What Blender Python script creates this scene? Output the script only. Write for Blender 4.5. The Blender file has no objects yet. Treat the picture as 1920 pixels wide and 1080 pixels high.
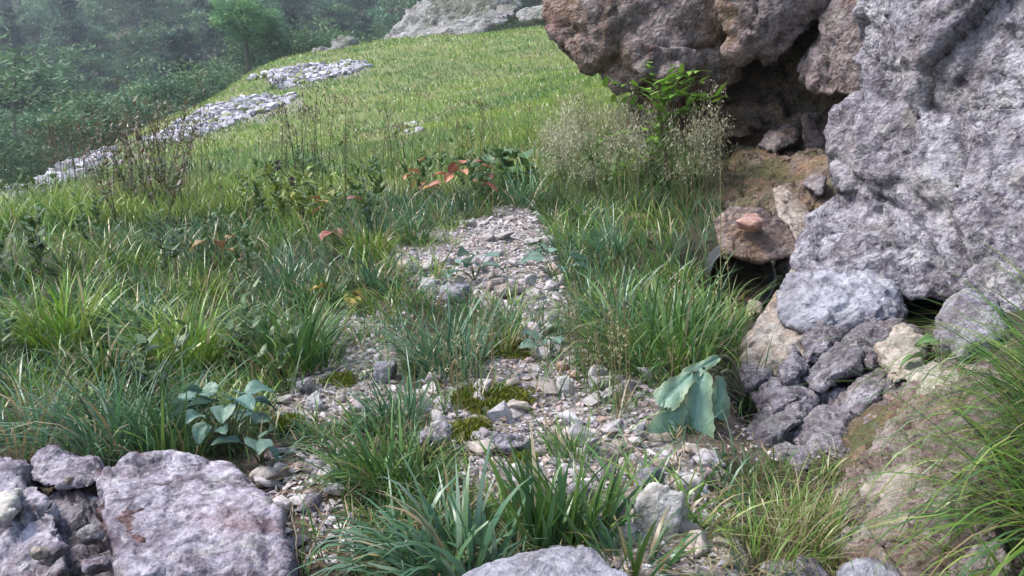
import bpy, bmesh, math, random
import numpy as np
from mathutils import Vector

# ------------------------------------------------------------------ camera, world, sun, exposure
scene = bpy.context.scene
C = scene.collection
PITCH = math.radians(-8.0)
FPX = 1663.0                       # focal length in pixels of the 1920 wide photograph
CAMZ = 1.0
cam_data = bpy.data.cameras.new('camera')
cam_data.sensor_width = 36.0
cam_data.lens = 36.0 * FPX / 1920.0
cam_data.clip_start = 0.05
cam_data.clip_end = 3000.0
cam = bpy.data.objects.new('camera', cam_data)
C.objects.link(cam)
cam.location = (0, 0, CAMZ)
cam.rotation_euler = (math.radians(90) + PITCH, 0, 0)
scene.camera = cam

SUN_EL, SUN_AZ = math.radians(56), math.radians(-92)      # azimuth from +Y, clockwise
world = bpy.data.worlds.new('World')
scene.world = world
world.use_nodes = True
wn = world.node_tree
bg = wn.nodes['Background']
sky = wn.nodes.new('ShaderNodeTexSky')
sky.sky_type = 'NISHITA'
sky.sun_disc = False
sky.sun_elevation = SUN_EL
sky.sun_rotation = SUN_AZ
sky.air_density = 1.0
sky.dust_density = 2.0
sky.ozone_density = 1.0
wn.links.new(sky.outputs[0], bg.inputs[0])
bg.inputs[1].default_value = 0.085
sd = bpy.data.lights.new('sun', 'SUN')
sd.energy = 1.5
sd.angle = math.radians(16)
sd.color = (1.0, 0.965, 0.92)
sun = bpy.data.objects.new('sun', sd)
C.objects.link(sun)
sdir = Vector((math.sin(SUN_AZ) * math.cos(SUN_EL), math.cos(SUN_AZ) * math.cos(SUN_EL), math.sin(SUN_EL)))
sun.rotation_euler = sdir.to_track_quat('Z', 'Y').to_euler()
scene.view_settings.view_transform = 'Standard'
scene.view_settings.look = 'None'
scene.view_settings.gamma = 1.0
scene.view_settings.exposure = 1.95
scene.view_settings.use_curve_mapping = False
HAZE = True
HAZE_DENSITY = 0.0009

rng = np.random.default_rng(11)
random.seed(5)

# ------------------------------------------------------------------ helpers: noise
_gr = np.random.default_rng(3)
GRAD = _gr.normal(size=(1024, 3)); GRAD /= np.linalg.norm(GRAD, axis=1)[:, None]
RND = _gr.random((4096, 4))

def _hash(ix, iy, iz, seed):
    h = (ix * 73856093) ^ (iy * 19349663) ^ (iz * 83492791) ^ (seed * 2654435761 & 0x7fffffff)
    h = (h ^ (h >> 13)) * 1274126177
    h = h & 0x7fffffffffff
    return (h ^ (h >> 16))

def noise3(p, seed=0):
    p = np.asarray(p, float)
    i = np.floor(p).astype(np.int64); f = p - i
    u = f * f * f * (f * (f * 6 - 15) + 10)
    out = np.zeros(len(p))
    for dx in (0, 1):
        for dy in (0, 1):
            for dz in (0, 1):
                g = GRAD[_hash(i[:, 0] + dx, i[:, 1] + dy, i[:, 2] + dz, seed) & 1023]
                d = g[:, 0] * (f[:, 0] - dx) + g[:, 1] * (f[:, 1] - dy) + g[:, 2] * (f[:, 2] - dz)
                w = (u[:, 0] if dx else 1 - u[:, 0]) * (u[:, 1] if dy else 1 - u[:, 1]) * (u[:, 2] if dz else 1 - u[:, 2])
                out += w * d
    return out * 1.4

def fbm(p, octaves=4, seed=0, ridged=False, gain=0.5):
    a, s, t = 1.0, 0.0, 0.0
    p = np.asarray(p, float)
    for k in range(octaves):
        n = noise3(p * (2.03 ** k) + 17.3 * k, seed + k)
        if ridged: n = 1 - 2 * np.abs(n)
        s = s + a * n; t += a; a *= gain
    return s / t

def worley(p, seed=0):
    p = np.asarray(p, float)
    i = np.floor(p).astype(np.int64)
    f1 = np.full(len(p), 9.0); f2 = np.full(len(p), 9.0); cid = np.zeros(len(p)); tilt = np.zeros(len(p))
    for dx in (-1, 0, 1):
        for dy in (-1, 0, 1):
            for dz in (-1, 0, 1):
                c = i + (dx, dy, dz)
                r = RND[_hash(c[:, 0], c[:, 1], c[:, 2], seed) & 4095]
                dv = p - c - r[:, :3]; d = np.linalg.norm(dv, axis=1)
                tl = ((r[:, [1, 3, 0]] - 0.5) * dv).sum(1)
                new = d < f1
                f2 = np.where(new, f1, np.minimum(f2, d))
                cid = np.where(new, r[:, 3], cid); tilt = np.where(new, tl, tilt)
                f1 = np.where(new, d, f1)
    return f1, f2, cid, tilt

def sstep(x, a, b):
    t = np.clip((x - a) / (b - a), 0, 1)
    return t * t * (3 - 2 * t)

# ------------------------------------------------------------------ helpers: placing, tagging, meshes
cp, sp = math.cos(PITCH), math.sin(PITCH)
def ray(px, py):
    cx = (px - 960.0) / FPX; cz = -(py - 540.0) / FPX
    return np.array([cx, cp - sp * cz, sp + cp * cz])
def P(px, py, y):                    # the point seen at a place of the photograph, y metres ahead
    r = ray(px, py)
    return np.array([0, 0, CAMZ]) + r * (y / r[1])

def tag(o, label=None, cat=None, group=None, kind=None):
    if label: o['label'] = label
    if cat: o['category'] = cat
    if group: o['group'] = group
    if kind: o['kind'] = kind
    return o

def link(name, me, parent=None, loc=None):
    o = bpy.data.objects.new(name, me)
    C.objects.link(o)
    if parent is not None: o.parent = parent
    if loc is not None: o.location = loc
    return o

def empty(name, loc):
    o = bpy.data.objects.new(name, None)
    o.empty_display_size = 0.05
    C.objects.link(o); o.location = loc
    return o

def copy_tree(o, parent=None):
    c = o.copy(); C.objects.link(c)
    if parent is not None: c.parent = parent
    for ch in list(o.children): copy_tree(ch, c)
    return c

def mesh_np(name, V, F, mat=None, col=None, smooth=True, mask=None):
    """V (n,3), F (m,k) equal-sized faces"""
    me = bpy.data.meshes.new(name)
    V = np.asarray(V, np.float32); F = np.asarray(F, np.int32)
    me.vertices.add(len(V)); me.vertices.foreach_set('co', V.ravel())
    k = F.shape[1]
    me.loops.add(F.size); me.loops.foreach_set('vertex_index', F.ravel())
    me.polygons.add(len(F))
    me.polygons.foreach_set('loop_start', np.arange(0, F.size, k, dtype=np.int32))
    me.polygons.foreach_set('loop_total', np.full(len(F), k, dtype=np.int32))
    me.polygons.foreach_set('use_smooth', np.full(len(F), smooth))
    me.update(calc_edges=True)
    if col is not None:
        a = me.color_attributes.new('col', 'FLOAT_COLOR', 'POINT')
        c4 = np.ones((len(V), 4), np.float32); c4[:, :3] = col
        a.data.foreach_set('color', c4.ravel())
    if mask is not None:
        a = me.color_attributes.new('mask', 'FLOAT_COLOR', 'POINT')
        c4 = np.ones((len(V), 4), np.float32); c4[:, :3] = mask
        a.data.foreach_set('color', c4.ravel())
    if mat: me.materials.append(mat)
    return me

class Soup:                          # collects quads of equal kind for one mesh
    def __init__(s): s.V = []; s.F = []; s.C = []; s.n = 0
    def add(s, V, F, col):
        V = np.asarray(V, float); F = np.asarray(F)
        if F.shape[1] == 3: F = np.concatenate([F, F[:, 2:3]], 1)
        s.V.append(V); s.F.append(F + s.n); s.n += len(V)
        s.C.append(np.broadcast_to(np.asarray(col, float), (len(V), 3)))
    def mesh(s, name, mat, smooth=True):
        F = np.concatenate(s.F)
        V = np.concatenate(s.V); Cc = np.concatenate(s.C)
        tri = F[:, 2] == F[:, 3]
        if not tri.any(): return mesh_np(name, V, F, mat, Cc, smooth)
        T = np.concatenate([F[tri][:, :3], F[~tri][:, :3], F[~tri][:, [0, 2, 3]]])
        return mesh_np(name, V, T, mat, Cc, smooth)

def tube(pts, rad, sides=5):
    pts = np.asarray(pts, float); n = len(pts)
    rad = np.broadcast_to(np.asarray(rad, float), (n,))
    t = np.gradient(pts, axis=0); t /= np.linalg.norm(t, axis=1)[:, None] + 1e-9
    ref = np.where(np.abs(t[:, 2:3]) > 0.9, np.array([[1.0, 0, 0]]), np.array([[0, 0, 1.0]]))
    a = np.cross(t, ref); a /= np.linalg.norm(a, axis=1)[:, None] + 1e-9
    b = np.cross(t, a)
    ang = np.linspace(0, 2 * np.pi, sides, endpoint=False)
    V = pts[:, None, :] + rad[:, None, None] * (np.cos(ang)[None, :, None] * a[:, None, :] + np.sin(ang)[None, :, None] * b[:, None, :])
    F = []
    for i in range(n - 1):
        for j in range(sides):
            k = (j + 1) % sides
            F.append((i * sides + j, i * sides + k, (i + 1) * sides + k, (i + 1) * sides + j))
    return V.reshape(-1, 3), np.array(F)

def blades(base, az, lean, bend, L, W, seg=5, twist=None, fold=0.0):
    """grass blades: curved tapering strips. Returns V, F, per-vertex blade index"""
    n = len(base)
    t = np.linspace(0, 1, seg + 1)
    th = lean[:, None] + bend[:, None] * (t[None, :] ** 1.3)
    d = np.stack([np.sin(th) * np.cos(az)[:, None], np.sin(th) * np.sin(az)[:, None], np.cos(th)], 2)
    step = (L / seg)[:, None, None] * d
    pos = base[:, None, :] + np.concatenate([np.zeros((n, 1, 3)), np.cumsum(step[:, :-1], 1)], 1)
    sa = az + np.pi / 2 + (twist if twist is not None else 0)
    side = np.stack([np.cos(sa), np.sin(sa), np.zeros(n)], 1)
    prof = (0.55 + 0.45 * np.minimum(1, t * 4)) * (1 - t ** 2.2) + 0.02
    off = side[:, None, :] * (W[:, None] * 0.5 * prof[None, :])[:, :, None]
    V = np.stack([pos - off, pos + off], 2).reshape(n * (seg + 1) * 2, 3)
    b = (np.arange(n) * (seg + 1) * 2)[:, None] + (np.arange(seg) * 2)[None, :]
    F = np.stack([b, b + 1, b + 3, b + 2], 2).reshape(-1, 4)
    return V, F, np.repeat(np.arange(n), (seg + 1) * 2)

# ------------------------------------------------------------------ materials
def mat_new(name):
    m = bpy.data.materials.new(name); m.use_nodes = True
    nt = m.node_tree
    return m, nt, nt.nodes['Principled BSDF'], nt.nodes['Material Output']

def N(nt, kind, **kw):
    n = nt.nodes.new(kind)
    for k, v in kw.items():
        if hasattr(n, k): setattr(n, k, v)
        else: n.inputs[k].default_value = v
    return n

def mixc(nt, fac, a, b, mode='MIX'):
    m = nt.nodes.new('ShaderNodeMix'); m.data_type = 'RGBA'; m.blend_type = mode
    for sock, v in ((m.inputs[0], fac), (m.inputs[6], a), (m.inputs[7], b)):
        if hasattr(v, 'is_output'): nt.links.new(v, sock)
        elif isinstance(v, (int, float)): sock.default_value = v
        else: sock.default_value = (*v, 1)
    return m.outputs[2]

def ramp(nt, fac, stops):
    r = nt.nodes.new('ShaderNodeValToRGB')
    e = r.color_ramp.elements
    while len(e) < len(stops): e.new(0.5)
    for el, (p, c) in zip(e, stops):
        el.position = p
        el.color = (c, c, c, 1) if isinstance(c, (int, float)) else (*c, 1)
    nt.links.new(fac, r.inputs[0])
    return r.outputs[0]

def coords(nt, scale=(1, 1, 1), rot=(0, 0, 0)):
    g = nt.nodes.new('ShaderNodeNewGeometry')
    mp = nt.nodes.new('ShaderNodeMapping')
    mp.inputs['Scale'].default_value = scale; mp.inputs['Rotation'].default_value = rot
    nt.links.new(g.outputs['Position'], mp.inputs['Vector'])
    return mp.outputs[0]

def noise_n(nt, vec, scale, detail=6, rough=0.6, dist=0.0):
    n = N(nt, 'ShaderNodeTexNoise')
    n.inputs['Scale'].default_value = scale; n.inputs['Detail'].default_value = detail
    n.inputs['Roughness'].default_value = rough; n.inputs['Distortion'].default_value = dist
    nt.links.new(vec, n.inputs['Vector'])
    return n.outputs['Fac']

def rock_mat(name, dark, mid, light, stain, stain_amt=0.35, scale=1.0, bump=0.6, lichen=0.3, moss=0.0, finesc=60.0, stain2=(0.15, 0.125, 0.14), speck=0.35, streak=0.6):
    m, nt, b, out = mat_new(name)
    v = coords(nt)
    big = noise_n(nt, v, 2.3 * scale, 6, 0.62, 0.4)
    med = noise_n(nt, v, 13 * scale, 8, 0.7, 0.2)
    fine = noise_n(nt, v, finesc * scale, 5, 0.7)
    c = mixc(nt, ramp(nt, big, [(0.36, 0.0), (0.62, 1.0)]), mid, light)
    c = mixc(nt, ramp(nt, med, [(0.38, 0.9), (0.56, 0.0)]), c, dark)
    st = noise_n(nt, coords(nt, (1.6, 1.6, 0.8)), 1.7 * scale, 5, 0.6, 0.8)
    c = mixc(nt, ramp(nt, st, [(0.62 - 0.3 * stain_amt, 0.0), (0.72, min(1, 0.4 + stain_amt))]), c, stain)
    st2 = noise_n(nt, coords(nt, (1.0, 1.4, 1.1), (0.4, 0.2, 0)), 4.1 * scale, 5, 0.6, 0.5)
    c = mixc(nt, ramp(nt, st2, [(0.5, 0.0), (0.7, 0.6)]), c, stain2)
    sv = noise_n(nt, coords(nt, (3.2, 3.2, 0.45), (0.12, 0.1, 0)), 1.6 * scale, 6, 0.65, 0.6)
    c = mixc(nt, ramp(nt, sv, [(0.52, 0.0), (0.66, streak)]), c, tuple(0.55 * (p + q) * 0.5 for p, q in zip(dark, stain)))
    lp = noise_n(nt, coords(nt, (1, 1, 1), (0.3, 0.5, 0.2)), 6.5 * scale, 3, 0.5, 0.3)
    c = mixc(nt, ramp(nt, lp, [(0.6, 0.0), (0.64, 0.55 * lichen)]), c, (0.47, 0.46, 0.40))
    if lichen > 0:
        li = noise_n(nt, v, 34 * scale, 4, 0.65, 0.6)
        c = mixc(nt, ramp(nt, li, [(0.56, 0.0), (0.66, lichen)]), c, (0.55, 0.54, 0.52))
    c = mixc(nt, ramp(nt, fine, [(0.3, 0.75), (0.48, 0.0)]), c, dark)
    sk = noise_n(nt, v, 48 * scale, 3, 0.75, 1.2); sk2 = noise_n(nt, v, 3.1 * scale, 4, 0.6)
    skm = N(nt, 'ShaderNodeMath', operation='MULTIPLY')
    nt.links.new(ramp(nt, sk, [(0.5, 0.0), (0.58, speck)]), skm.inputs[0]); nt.links.new(ramp(nt, sk2, [(0.38, 0.25), (0.6, 1.0)]), skm.inputs[1])
    c = mixc(nt, skm.outputs[0], c, dark)
    if moss > 0:
        mo = noise_n(nt, v, 3.2 * scale, 5, 0.7, 0.3)
        g = nt.nodes.new('ShaderNodeNewGeometry'); s = nt.nodes.new('ShaderNodeSeparateXYZ')
        nt.links.new(g.outputs['Normal'], s.inputs[0])
        mul = N(nt, 'ShaderNodeMath', operation='MULTIPLY')
        nt.links.new(ramp(nt, mo, [(0.48, 0.0), (0.6, moss)]), mul.inputs[0])
        nt.links.new(ramp(nt, s.outputs[2], [(0.1, 0.0), (0.6, 1.0)]), mul.inputs[1])
        c = mixc(nt, mul.outputs[0], c, (0.07, 0.09, 0.025))
    nt.links.new(c, b.inputs['Base Color'])
    b.inputs['Roughness'].default_value = 0.78
    b.inputs['Specular IOR Level'].default_value = 0.35
    vo = N(nt, 'ShaderNodeTexVoronoi'); vo.feature = 'F1'; vo.inputs['Scale'].default_value = 38 * scale
    wv = N(nt, 'ShaderNodeVectorMath', operation='ADD')
    wn_ = N(nt, 'ShaderNodeTexNoise'); wn_.inputs['Scale'].default_value = 20 * scale
    nt.links.new(v, wn_.inputs['Vector'])
    sc = N(nt, 'ShaderNodeVectorMath', operation='SCALE'); sc.inputs['Scale'].default_value = 0.06 / scale
    nt.links.new(wn_.outputs['Color'], sc.inputs[0])
    nt.links.new(v, wv.inputs[0]); nt.links.new(sc.outputs[0], wv.inputs[1])
    nt.links.new(wv.outputs[0], vo.inputs['Vector'])
    h = N(nt, 'ShaderNodeMath', operation='ADD'); h2 = N(nt, 'ShaderNodeMath', operation='MULTIPLY_ADD')
    nt.links.new(med, h.inputs[0]); nt.links.new(fine, h2.inputs[0]); h2.inputs[1].default_value = 0.55
    hv = N(nt, 'ShaderNodeMath', operation='MULTIPLY'); nt.links.new(vo.outputs['Distance'], hv.inputs[0]); hv.inputs[1].default_value = 0.55
    nt.links.new(hv.outputs[0], h.inputs[1]); nt.links.new(h.outputs[0], h2.inputs[2])
    bp = N(nt, 'ShaderNodeBump'); bp.inputs['Strength'].default_value = bump; bp.inputs['Distance'].default_value = 0.035 / scale
    nt.links.new(h2.outputs[0], bp.inputs['Height']); nt.links.new(bp.outputs[0], b.inputs['Normal'])
    return m

M = {}
M['boulder'] = rock_mat('limestone_grey', (0.07, 0.058, 0.078), (0.33, 0.305, 0.35), (0.53, 0.505, 0.555), (0.38, 0.30, 0.23), 0.28, bump=0.9, lichen=0.6, speck=0.8, stain2=(0.15, 0.115, 0.145))
M['boulder_blue'] = rock_mat('limestone_smooth', (0.15, 0.145, 0.17), (0.31, 0.31, 0.36), (0.46, 0.46, 0.52), (0.26, 0.21, 0.18), 0.2, bump=0.7, lichen=0.35)
M['cliff'] = rock_mat('limestone_brown', (0.07, 0.05, 0.048), (0.25, 0.185, 0.175), (0.40, 0.34, 0.34), (0.34, 0.20, 0.10), 0.45, scale=0.7, bump=1.0, lichen=0.35, stain2=(0.19, 0.085, 0.085))
M['recess'] = rock_mat('limestone_ochre', (0.06, 0.042, 0.035), (0.23, 0.155, 0.12), (0.33, 0.26, 0.21), (0.38, 0.22, 0.10), 0.6, scale=0.9, bump=1.0, lichen=0.25, moss=0.7, stain2=(0.14, 0.075, 0.07))
M['shard'] = rock_mat('limestone_dark', (0.045, 0.036, 0.044), (0.20, 0.175, 0.20), (0.44, 0.41, 0.455), (0.2, 0.14, 0.11), 0.3, scale=1.5, bump=0.8, lichen=0.5, speck=0.6)
M['purple'] = rock_mat('limestone_purple', (0.05, 0.038, 0.052), (0.28, 0.25, 0.30), (0.52, 0.48, 0.55), (0.17, 0.06, 0.05), 0.30, scale=1.3, bump=0.6, lichen=0.5, stain2=(0.12, 0.085, 0.12), speck=0.5)
M['rust'] = rock_mat('rusty_rock', (0.04, 0.018, 0.02), (0.13, 0.06, 0.05), (0.26, 0.2, 0.21), (0.18, 0.075, 0.045), 0.4, scale=2.0, bump=0.8, lichen=0.3)
M['earth'] = rock_mat('earthy_bank', (0.09, 0.06, 0.05), (0.31, 0.235, 0.205), (0.48, 0.41, 0.385), (0.33, 0.20, 0.13), 0.4, scale=1.6, bump=1.0, lichen=0.45, stain2=(0.16, 0.09, 0.075), speck=0.6)
M['tan'] = rock_mat('stone_tan', (0.15, 0.12, 0.10), (0.34, 0.285, 0.24), (0.47, 0.42, 0.37), (0.33, 0.2, 0.13), 0.3, scale=2.5, bump=0.5, lichen=0.2)
M['red'] = rock_mat('stone_red', (0.2, 0.1, 0.08), (0.42, 0.22, 0.18), (0.5, 0.32, 0.27), (0.35, 0.2, 0.12), 0.3, scale=2.5, bump=0.5, lichen=0.2)
M['pale'] = rock_mat('stone_pale', (0.25, 0.24, 0.23), (0.5, 0.48, 0.46), (0.62, 0.6, 0.58), (0.4, 0.33, 0.25), 0.25, scale=3, bump=0.4, lichen=0.3)
M['crag'] = rock_mat('crag_grey', (0.16, 0.155, 0.15), (0.40, 0.39, 0.38), (0.55, 0.54, 0.53), (0.3, 0.28, 0.2), 0.2, scale=0.12, bump=1.0, lichen=0.3, moss=0.6)

def stone_mat():
    m, nt, b, out = mat_new('scree_stone')
    oi = nt.nodes.new('ShaderNodeObjectInfo')
    v = coords(nt)
    c = ramp(nt, oi.outputs['Random'], [(0.0, (0.34, 0.315, 0.33)), (0.3, (0.48, 0.45, 0.45)), (0.55, (0.42, 0.35, 0.30)), (0.75, (0.55, 0.52, 0.52)), (0.9, (0.30, 0.27, 0.29)), (1.0, (0.42, 0.28, 0.23))])
    n = noise_n(nt, v, 40, 6, 0.7); n2 = noise_n(nt, v, 11, 4, 0.6)
    c = mixc(nt, ramp(nt, n, [(0.35, 0.7), (0.55, 0.0)]), c, (0.12, 0.105, 0.09))
    c = mixc(nt, ramp(nt, n2, [(0.55, 0.0), (0.7, 0.45)]), c, (0.3, 0.24, 0.16))
    nt.links.new(c, b.inputs['Base Color']); b.inputs['Roughness'].default_value = 0.8
    bp = N(nt, 'ShaderNodeBump'); bp.inputs['Strength'].default_value = 0.5; bp.inputs['Distance'].default_value = 0.012
    nt.links.new(n, bp.inputs['Height']); nt.links.new(bp.outputs[0], b.inputs['Normal'])
    return m
M['stone'] = stone_mat()

def attr_mat(name, rough=0.5, transl=0.25, spec=0.4, var=0.25, bump=False, nscale=25):
    m, nt, b, out = mat_new(name)
    a = nt.nodes.new('ShaderNodeAttribute'); a.attribute_name = 'col'
    oi = nt.nodes.new('ShaderNodeObjectInfo')
    v = coords(nt)
    n = noise_n(nt, v, nscale, 4, 0.6)
    bc = N(nt, 'ShaderNodeHueSaturation')
    mr = N(nt, 'ShaderNodeMapRange'); mr.inputs['To Min'].default_value = 1 - var; mr.inputs['To Max'].default_value = 1 + var
    ad = N(nt, 'ShaderNodeMath', operation='ADD'); nt.links.new(oi.outputs['Random'], ad.inputs[0]); nt.links.new(n, ad.inputs[1])
    ml = N(nt, 'ShaderNodeMath', operation='MULTIPLY'); nt.links.new(ad.outputs[0], ml.inputs[0]); ml.inputs[1].default_value = 0.5
    nt.links.new(ml.outputs[0], mr.inputs['Value'])
    nt.links.new(mr.outputs[0], bc.inputs['Value']); nt.links.new(a.outputs['Color'], bc.inputs['Color'])
    nt.links.new(bc.outputs[0], b.inputs['Base Color'])
    b.inputs['Roughness'].default_value = rough; b.inputs['Specular IOR Level'].default_value = spec
    if bump:
        bp = N(nt, 'ShaderNodeBump'); bp.inputs['Strength'].default_value = 0.4; bp.inputs['Distance'].default_value = 0.01
        nt.links.new(n, bp.inputs['Height']); nt.links.new(bp.outputs[0], b.inputs['Normal'])
    if transl > 0:
        tr = nt.nodes.new('ShaderNodeBsdfTranslucent'); nt.links.new(bc.outputs[0], tr.inputs['Color'])
        mx = nt.nodes.new('ShaderNodeMixShader'); mx.inputs[0].default_value = transl
        nt.links.new(b.outputs[0], mx.inputs[1]); nt.links.new(tr.outputs[0], mx.inputs[2])
        nt.links.new(mx.outputs[0], out.inputs[0])
    return m
M['grass'] = attr_mat('grass_blade', 0.36, 0.3, 0.5)
M['leaf'] = attr_mat('herb_leaf', 0.45, 0.2, 0.5, 0.3, True, 60)
M['tree_leaf'] = attr_mat('tree_leaf', 0.6, 0.25, 0.3, 0.7, False, 0.4)
M['bark'] = attr_mat('bark', 0.85, 0.0, 0.2, 0.3, True, 20)
M['moss'] = attr_mat('moss', 0.9, 0.15, 0.1, 0.3, False, 50)
M['pebble'] = attr_mat('pebble', 0.8, 0.0, 0.3, 0.2, True, 70)

# ------------------------------------------------------------------ terrain: real heights, thin plate surface through surveyed points
SURVEY = [  # seen at (px, py), metres ahead
 (0,1080,1.75),(250,1080,1.75),(480,1080,1.6),(960,1080,1.45),(1400,1080,1.45),(0,860,2.1),(300,880,2.0),(480,890,1.95),(700,900,1.9),(960,900,1.88),(1200,900,1.9),
 (600,720,2.5),(800,750,2.35),(1000,720,2.45),(1150,720,2.45),(1350,700,2.5),(1250,800,2.15),(1420,830,2.3),(1390,780,2.5),(1460,860,2.12),(600,640,2.95),(1350,620,3.1),
 (900,560,3.35),(900,480,4.0),(960,400,5.1),(1250,500,3.9),(1390,580,3.6),(1250,430,4.7),(1130,405,5.1),(750,480,4.0),(1050,480,4.0),
 (0,740,2.55),(300,740,2.55),(0,620,3.2),(300,620,3.2),(0,490,4.5),(300,490,4.5),(550,490,4.2),(600,420,5.4),(300,420,5.9),(0,420,6.0),
 (750,400,5.6),(880,360,6.6),(1050,350,6.4),(1200,330,6.4),(1350,370,5.6),(1450,420,4.8),(1350,290,7.0),(1500,300,7.2),
 (0,372,10),(160,355,10),(330,350,9.5),(600,335,9),(850,300,9),(1050,270,9),(1180,235,9.5),
 (0,352,15),(180,285,20),(340,250,22),(600,230,20),(800,200,20),(1000,170,18),(1120,180,14),
 (100,308,22),(260,238,30),(420,160,36),(500,128,40),(640,122,42),(720,95,42),(800,84,42),(900,62,40),(1020,30,36),(1090,90,26),
 (1470,760,2.62),(1560,735,2.68),(1430,700,2.75),(1520,800,2.42),
 # bank on the right
 (1560,840,2.16),(1600,900,2.01),(1650,1000,1.81),(1650,760,2.31),(1640,660,2.91),(1780,720,2.21),(1780,880,1.91),(1900,720,2.01),(1900,900,1.76),(1900,1060,1.58),(1700,1070,1.66),
]
WORLD_PTS = [(0,0.3,-0.05),(-2,0.3,-0.35),(1.2,0.3,0.15),(3,0.5,0.9),(0,-3,-0.5),(-5,-3,-2),(5,-3,2.5),(4,4,1.6),(4,8,2.4),(8,8,5),(8,20,9),(15,35,16),(-6,5,-1.3),(-12,10,-3.0),(-25,20,-8),(-30,0,-14),(30,0,20),(0,-30,0),
 # gully behind the ridge and the far slope
 (-32,34,-9),(-20,48,-5),(-10,62,-1.5),(4,62,4),(20,55,14),(-50,60,-12),(-60,110,6),(-30,110,13),(0,110,20),(30,110,28),
 (-122,205,34),(-85,200,42),(-50,200,46),(0,200,54),(60,200,62),(-150,150,-5),(150,100,60),(-220,240,40),(-100,300,60),(0,300,85),(120,300,95),(-300,100,-20),(300,0,90),(-300,-100,-40),(0,-300,20),(200,-250,60),(-200,-250,-20),(250,250,110)]
SURVEY = [(a, b + ((26 if a < 300 else 24) if y >= 14 else 20 if (a < 200 and y == 10) else 0), y) for a, b, y in SURVEY]
pts = [P(*s) for s in SURVEY] + [np.array(p, float) for p in WORLD_PTS]
pts = np.array(pts)
def logp(x, y):
    r = np.hypot(x, y) + 1e-6
    k = np.log1p(r * 1.0) / r
    return np.stack([x * k, y * k], 1)
A = logp(pts[:, 0], pts[:, 1])
def tps(d): return d * d * np.log(d + 1e-9)
ZSC = np.hypot(pts[:, 0], pts[:, 1]) + 1.0        # heights are fitted relative to distance
def fit():
    n = len(A)
    K = tps(np.linalg.norm(A[:, None] - A[None], axis=2)) + np.eye(n) * 2e-4
    Q = np.concatenate([np.ones((n, 1)), A], 1)
    S = np.block([[K, Q], [Q.T, np.zeros((3, 3))]])
    return np.linalg.solve(S, np.concatenate([(pts[:, 2]) / ZSC, np.zeros(3)]))
COEF = fit()
PIPE = P(1392, 522, 3.62)
HOLLOWS = [(*P(128, 668, 2.95)[:2], 0.16), (*P(425, 690, 2.78)[:2], 0.13)]
def H(x, y, bumps=True):
    x = np.atleast_1d(np.asarray(x, float)); y = np.atleast_1d(np.asarray(y, float))
    out = np.empty(len(x))
    for s in range(0, len(x), 20000):
        q = logp(x[s:s + 20000], y[s:s + 20000])
        K = tps(np.linalg.norm(q[:, None] - A[None], axis=2))
        out[s:s + 20000] = K @ COEF[:-3] + COEF[-3] + q @ COEF[-2:]
    r = np.hypot(x, y)
    out = out * (r + 1.0)
    out -= 0.34 * np.exp(-(((x - PIPE[0] - 0.04) / 0.21) ** 2 + ((y - PIPE[1] - 0.36) / 0.34) ** 2) ** 2)
    for (cx_, cy_, dd) in HOLLOWS: out -= dd * np.exp(-(((x - cx_) / 0.13) ** 2 + ((y - cy_) / 0.16) ** 2) ** 2)
    if bumps:
        p3 = np.stack([x, y, np.zeros_like(x)], 1)
        out += 0.03 * np.clip(r / 4, 0.5, 3) * fbm(p3 * 1.7, 3, 5) + 0.010 * fbm(p3 * 9, 2, 9) * np.clip(6 / r, 0, 1) + np.clip((r - 8) / 40, 0, 1) * 0.5 * fbm(p3 * 0.16, 3, 21)
    return out
_DS = np.concatenate([np.linspace(0.9, 7, 300), np.geomspace(7.05, 260, 400)])
def G(px, py):                       # where the line of sight meets the ground
    r = ray(px, py)
    pp = np.array([0, 0, CAMZ])[None] + r[None] * (_DS / r[1])[:, None]
    dz = pp[:, 2] - H(pp[:, 0], pp[:, 1])
    i = np.argmax(dz < 0)
    if dz[i] >= 0: i = len(_DS) - 1
    if i == 0: return pp[0]
    t = dz[i - 1] / (dz[i - 1] - dz[i] + 1e-9)
    p = pp[i - 1] * (1 - t) + pp[i] * t
    return p

def inpoly(poly, x, y):
    poly = np.asarray(poly); inside = np.zeros(len(x), bool)
    j = len(poly) - 1
    for i in range(len(poly)):
        xi, yi, xj, yj = poly[i][0], poly[i][1], poly[j][0], poly[j][1]
        cnd = ((yi > y) != (yj > y)) & (x < (xj - xi) * (y - yi) / (yj - yi + 1e-12) + xi)
        inside ^= cnd; j = i
    return inside
def gpoly(pp): return [tuple(G(a, b)[:2]) for a, b in pp]

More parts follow.
